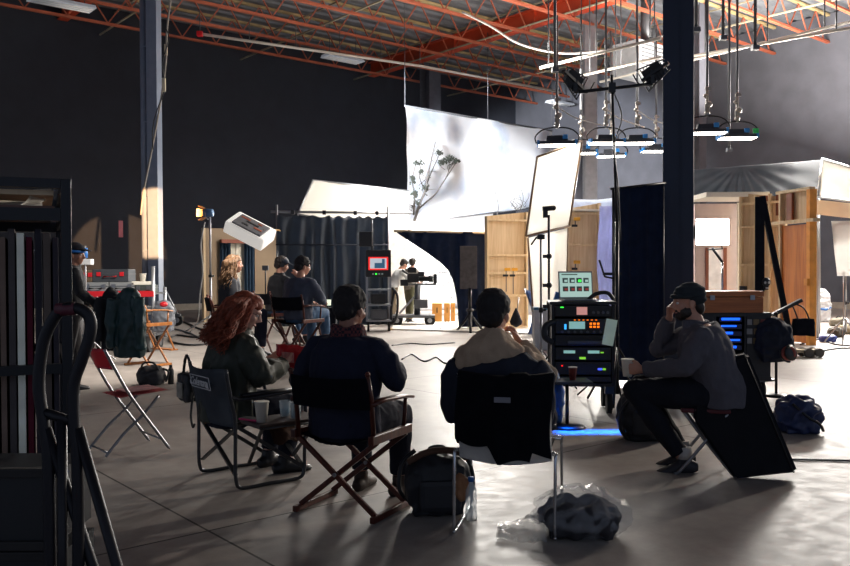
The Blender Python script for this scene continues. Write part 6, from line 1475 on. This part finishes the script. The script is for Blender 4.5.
# --- cables on the floor
def floor_cable(pts, lab, r=.012, mat=BLKP, grp=None):
    P_ = [fl(*q) for q in pts]; o1 = V((P_[0].x, P_[0].y, 0)); P_ = smooth_path(P_, 6)
    for i, v in enumerate(P_): v.z = r + .001
    o = MB().tube([v - o1 for v in P_], r, 6).build('floor_cable', mat, loc=o1); return tag(o, lab, 'cable', grp)
YC_ = pm('yellow_cable', (170, 140, 70), .6)
floor_cable(((388, 331), (402, 327), (418, 330), (436, 328), (452, 325), (470, 330), (486, 326)), 'yellowish cable curving across the floor of the bright set', .018, YC_)
floor_cable(((392, 346), (410, 344), (430, 345), (455, 343)), 'thin dark cable straight across the bright floor right of the monitor cart', .012)
floor_cable(((402, 360), (412, 355), (424, 362), (436, 358), (446, 364), (460, 361), (470, 363)), 'dark cable squiggling on the floor left of the white chair', .012)
floor_cable(((440, 331), (447, 322), (452, 328), (458, 319)), 'dark tangled cable end beside the black flag stand', .02)
floor_cable(((164, 330), (180, 322), (196, 328), (210, 334), (196, 338), (176, 336), (170, 342), (190, 346), (215, 344)), 'dark cable snaking on the floor behind the wooden director\'s chair', .02)
floor_cable(((160, 338), (174, 330), (190, 334), (204, 340), (222, 338), (240, 342)), 'grey cable lying on the floor towards the light stand', .018, GRYM)
floor_cable(((745, 458), (780, 460), (815, 461), (870, 462)), 'thin black cable running straight to the right edge of the floor', .008)
floor_cable(((800, 345), (820, 340), (835, 345), (860, 347)), 'black cable running right from the orange door on the floor', .014)
floor_cable(((820, 352), (840, 349), (870, 349)), 'dark cable ending at the right edge below the bounce board', .014)
floor_cable(((195, 305), (215, 303), (236, 308)), 'pale cable lying on the floor by the back wall', .03, pm('white_cable', (196, 192, 186)))
# --- left equipment cart
YE = 14.2; p = at(118, 350, YE); t = thing('equipment_cart', 'red-edged equipment cart loaded with cases near the left column', 'cart', (p.x, YE, 0)); le = local((p.x, YE, 0))
xl, xr = le(80, 300, YE).x, le(154, 300, YE).x; zs = le(118, 291, YE).z
MB().box(((xl + xr) / 2, .35, zs - .05), (xr - xl, .7, .03)).build('top_deck', GRYM, t)
MB().box(((xl + xr) / 2, -.01, zs - .05), (xr - xl, .03, .10)).build('red_edge', REDP, t)
MB().box(((xl + xr) / 2, .35, .30), (xr - xl, .7, .04)).build('lower_deck', GRYM, t)
for x in (xl + .02, xr - .02):
    for y in (.03, .67): MB().tube([(x, y, .22), (x, y, zs + (.42 if x > 0 and y < .1 else .05))], .03, 10).build('post', ALU, t)
MB().box((xl + .55, .3, .42), (.5, .45, .2), bev=.015).build('drawer_box', BLKP, t)
MB().box((xr - .35, .25, zs - .35), (.35, .4, .16), bev=.01).build('under_tray', BLKP, t)
for x in (xl + .12, xr - .12):
    for y in (.08, .6):
        cw = MB().tube([(x - .04, y, .15), (x + .04, y, .15)], .148, 22).build('wheel', RUB, t); MB().tube([(x - .045, y, .15), (x + .045, y, .15)], .075, 14).build('hub', STL, cw)
def case(label, px0, px1, py0, py1, Y, mat, latch, grp=None, handle=True, base=None):
    a_, b2_ = at(px0, py0, Y), at(px1, py1, Y); w2, h2 = b2_.x - a_.x, b2_.z - a_.z
    zb_ = base if base is not None else a_.z
    t = thing('hard_case', label, 'case', ((a_.x + b2_.x) / 2, Y, zb_), 0, grp)
    MB().box((0, .2, h2 / 2), (w2, .36, h2), bev=.012).build('shell', mat, t)
    MB().box((0, .2, h2 * .62), (w2 + .012, .372, .012)).build('seam', GRYM, t)
    for x in (-w2 * .32, w2 * .32): MB().box((x, .012, h2 * .62), (.07, .025, .07), bev=.004).build('latch', latch, t)
    if handle: MB().tube([(-.1, .015, h2 * .45), (-.1, -.02, h2 * .42), (.1, -.02, h2 * .42), (.1, .015, h2 * .45)], .014, 6).build('handle', latch if latch is REDP else BLKP, t)
    return t, zb_ + h2
SIL = pm('silver_case', (172, 174, 172), .35, .6, .08)
_, zt3 = case('silver hard case on the cart shelf, left one', 83, 108, 289, 278, YE, SIL, STL, 'silver cases', base=zs - .034)
case('silver hard case on the cart shelf, right one next to the dark box', 109, 134, 289, 278, YE, SIL, STL, 'silver cases', base=zs - .034)
_, zt4 = case('dark grey case on the cart shelf right of the silver cases', 135, 151, 289, 281, YE, pm('dark_green_case', (58, 66, 62), .6), GRYM, None, False, base=zs - .034)
case('black hard case with red latches and handle on top of the silver cases', 92, 128, 277, 264, YE, pm('charcoal_case', (54, 58, 64), .5), REDP, base=zt3 + .001)
case('brown case with a red latch lying left of the black one on the silver cases', 82, 91.5, 277, 265, YE, pm('brown_case', (96, 80, 62), .5), REDP, None, False, base=zt3 + .001)
o = MB().box((0, .12, .03), (.34, .2, .06), bev=.01).build('white_box', PAPER, loc=(at(141, 280, YE).x, YE, zt4 + .001)); tag(o, 'small white carton lying on the dark grey case', 'box')
cup('paper cup standing on the small white carton by the left column', (at(141, 275, YE).x, YE + .1, zt4 + .062), .055, .13)
o = softbag('grey_backpack', 'grey and red backpack hanging at the right end of the red-edged cart', 'backpack', (at(162, 330, YE).x, YE + .1, .35), (.34, .26, .55), pm('grey_nylon', (92, 96, 104), .6, 0, .2), 95, 0, .016, .03); MB().ball((.04, -.12, .48), (.07, .05, .05), sub=2).build('red_patch', REDP, o)
# standing stand with blue tape left of cart
t = cstand('slim silver stand with blue tape left of the red-edged cart', (at(86, 300, 12.8).x, 12.8, 0), at(86, 246, 12.8).z, ALU); MB().tube([(0, 0, at(86, 258, 12.8).z), (0, 0, at(86, 248, 12.8).z)], .035, 10).build('blue_tape', BLUP, t)
MB().box((-.02, 0, at(86, 262, 12.8).z), (.26, .12, .09), bev=.01).build('receiver_box', pm('pale_grey_box', (186, 188, 190), .5), t)
# person behind the rack, cap and black coat
Yp = 9.6; p = at(71, 300, Yp)
J = stand_j(.05, (R(-30), R(-4)), (.30, .06, 1.16), (.26, .26, 1.0), (-.30, .06, 1.16), (-.26, .26, 1.0))
PL, D = person('person in a black and blue cap and black coat standing half hidden behind the rack', (p.x, Yp, 0), R(-60), J, SKIN2, vox=.012, jacket=pm('black_coat', (24, 25, 30), .85), trousers=pm('dark_trousers', (44, 42, 44), .9), seed=41)
q, Rh = D['q'], D['Rh']
cpm = MB().ball(q(0, -.01, .06), (.10, .115, .085), Rh).loft([(q(0, .07, .06), .07, .014), (q(0, .15, .055), .06, .010), (q(0, .18, .052), .04, .007)], Rh @ V((1, 0, 0)), 16)
remesh(cpm, .009, 1).build('cap', BLKC, PL)
MB().tube([q(.098 * math.cos(a), -.01 + .112 * math.sin(a), .035) for a in [k * math.pi / 12 for k in range(24)]], .014, 8, closed=True).build('cap_band', pm('bright_blue_band', (30, 110, 190), .6), PL)
short_hair(PL, D, HAIRB)
# --- honey wood director chair with draped jackets
p = fl(156, 366); c = V((p.x - .15, p.y + .1, 0)); director_chair('honey-coloured tall wooden director\'s chair by the red-edged cart with jackets on it', c, R(-35), seat=.62, wmat=OAKW, footrest=True, arm=.2, back=.30)
def jacket_on(label, px0, px1, py0, py1, Y, mat, seed, rz=0):
    a_, b2_ = at(px0, py1, Y), at(px1, py0, Y); w2, h2 = b2_.x - a_.x, b2_.z - a_.z; o1 = V(((a_.x + b2_.x) / 2, Y, a_.z))
    mb = MB().loft([((0, 0, 0), w2 * .44, .07), ((0, 0, h2 * .3), w2 * .48, .09), ((0, 0, h2 * .7), w2 * .46, .085), ((0, 0, h2 * .92), w2 * .34, .06), ((0, 0, h2), w2 * .14, .04)], (1, 0, 0), 22)
    mb.loft([((-w2 * .36, -.06, h2 * .84), .07, .06), ((-w2 * .46, -.08, h2 * .5), .065, .06), ((-w2 * .44, -.07, h2 * .15), .055, .05)], (1, 0, 0), 12).loft([((w2 * .3, -.06, h2 * .86), .07, .06), ((w2 * .40, -.09, h2 * .5), .065, .06), ((w2 * .42, -.08, h2 * .12), .055, .05)], (1, 0, 0), 12)
    o = remesh(mb, .011, 2, folds(.028, 7, seed)).build('draped_jacket', mat, loc=o1, rz=rz); return tag(o, label, 'jacket', 'jackets draped by the red-edged cart')
jacket_on('dark teal-green jacket draped over the tall wooden chair, right one of two', 112, 146, 288, 357, 9.35, pm('teal_jacket', (16, 50, 52), .45, 0, .25, 5), 5)
jacket_on('black jacket draped left of the dark teal-green jacket', 101, 122, 287, 350, 9.5, pm('black_coat', (24, 25, 30)), 6)
# black bag and bottle on the floor
p = fl(149, 386); o = softbag('duffel_bag', 'black duffel bag on the floor behind the red folding chair', 'bag', (p.x, p.y + .1, 0), (.30, .22, .24), NYL, 96, 0, .012, .02)
MB().tube(smooth_path([(-.1, -.08, .2), (-.06, -.1, .28), (.06, -.1, .28), (.12, -.08, .18)], 5), .012, 6).build('handle', BLKP, o)
MB().tube(smooth_path([(.14, 0, .2), (.21, 0, .16), (.18, -.02, .04)], 5), .014, 6).build('strap', BLKP, o)
p = fl(171, 384); t = thing('flask', 'slim black drinking flask standing on the floor right of the duffel bag', 'bottle', (p.x, p.y, 0))
MB().lathe([(0, 0), (.036, 0), (.037, .17), (.022, .205), (0, .205)], seg=18).build('body', pm('flask_black', (40, 42, 46), .35, .3), t); MB().lathe([(0, .2), (.02, .2), (.02, .24), (0, .24)], seg=14).build('cap', BLKP, t)
# wheel strut leaning by the column
p = fl(178, 326); t = thing('dolly_strut', 'caster wheel on a long slanting metal strut right of the left column', 'stand', (p.x, p.y, 0)); la = lambda px, py: at(px, py, p.y) - V((p.x, p.y, 0))
MB().tube([(-.02, -.04, .15), (-.02, .04, .15)], .145, 22).build('wheel', RUB, t); MB().tube([(-.02, -.045, .15), (-.02, .045, .15)], .07, 14).build('hub', STL, t)
MB().tube([(0, 0, .28), la(163, 285)], .028, 8).build('strut', STL, t); MB().tube([la(163, 285), la(160, 265), la(148, 272)], .03, 8).build('arm', STL, t)
MB().box((0, 0, .27), (.14, .12, .08)).build('fork', GRYM, t)
MB().tube([la(163, 285), V((la(163, 285).x, .3, .0))], .02, 8).build('rear_leg', STL, t)
# extra gear behind the seated crew: low stand legs
p = fl(486, 322)
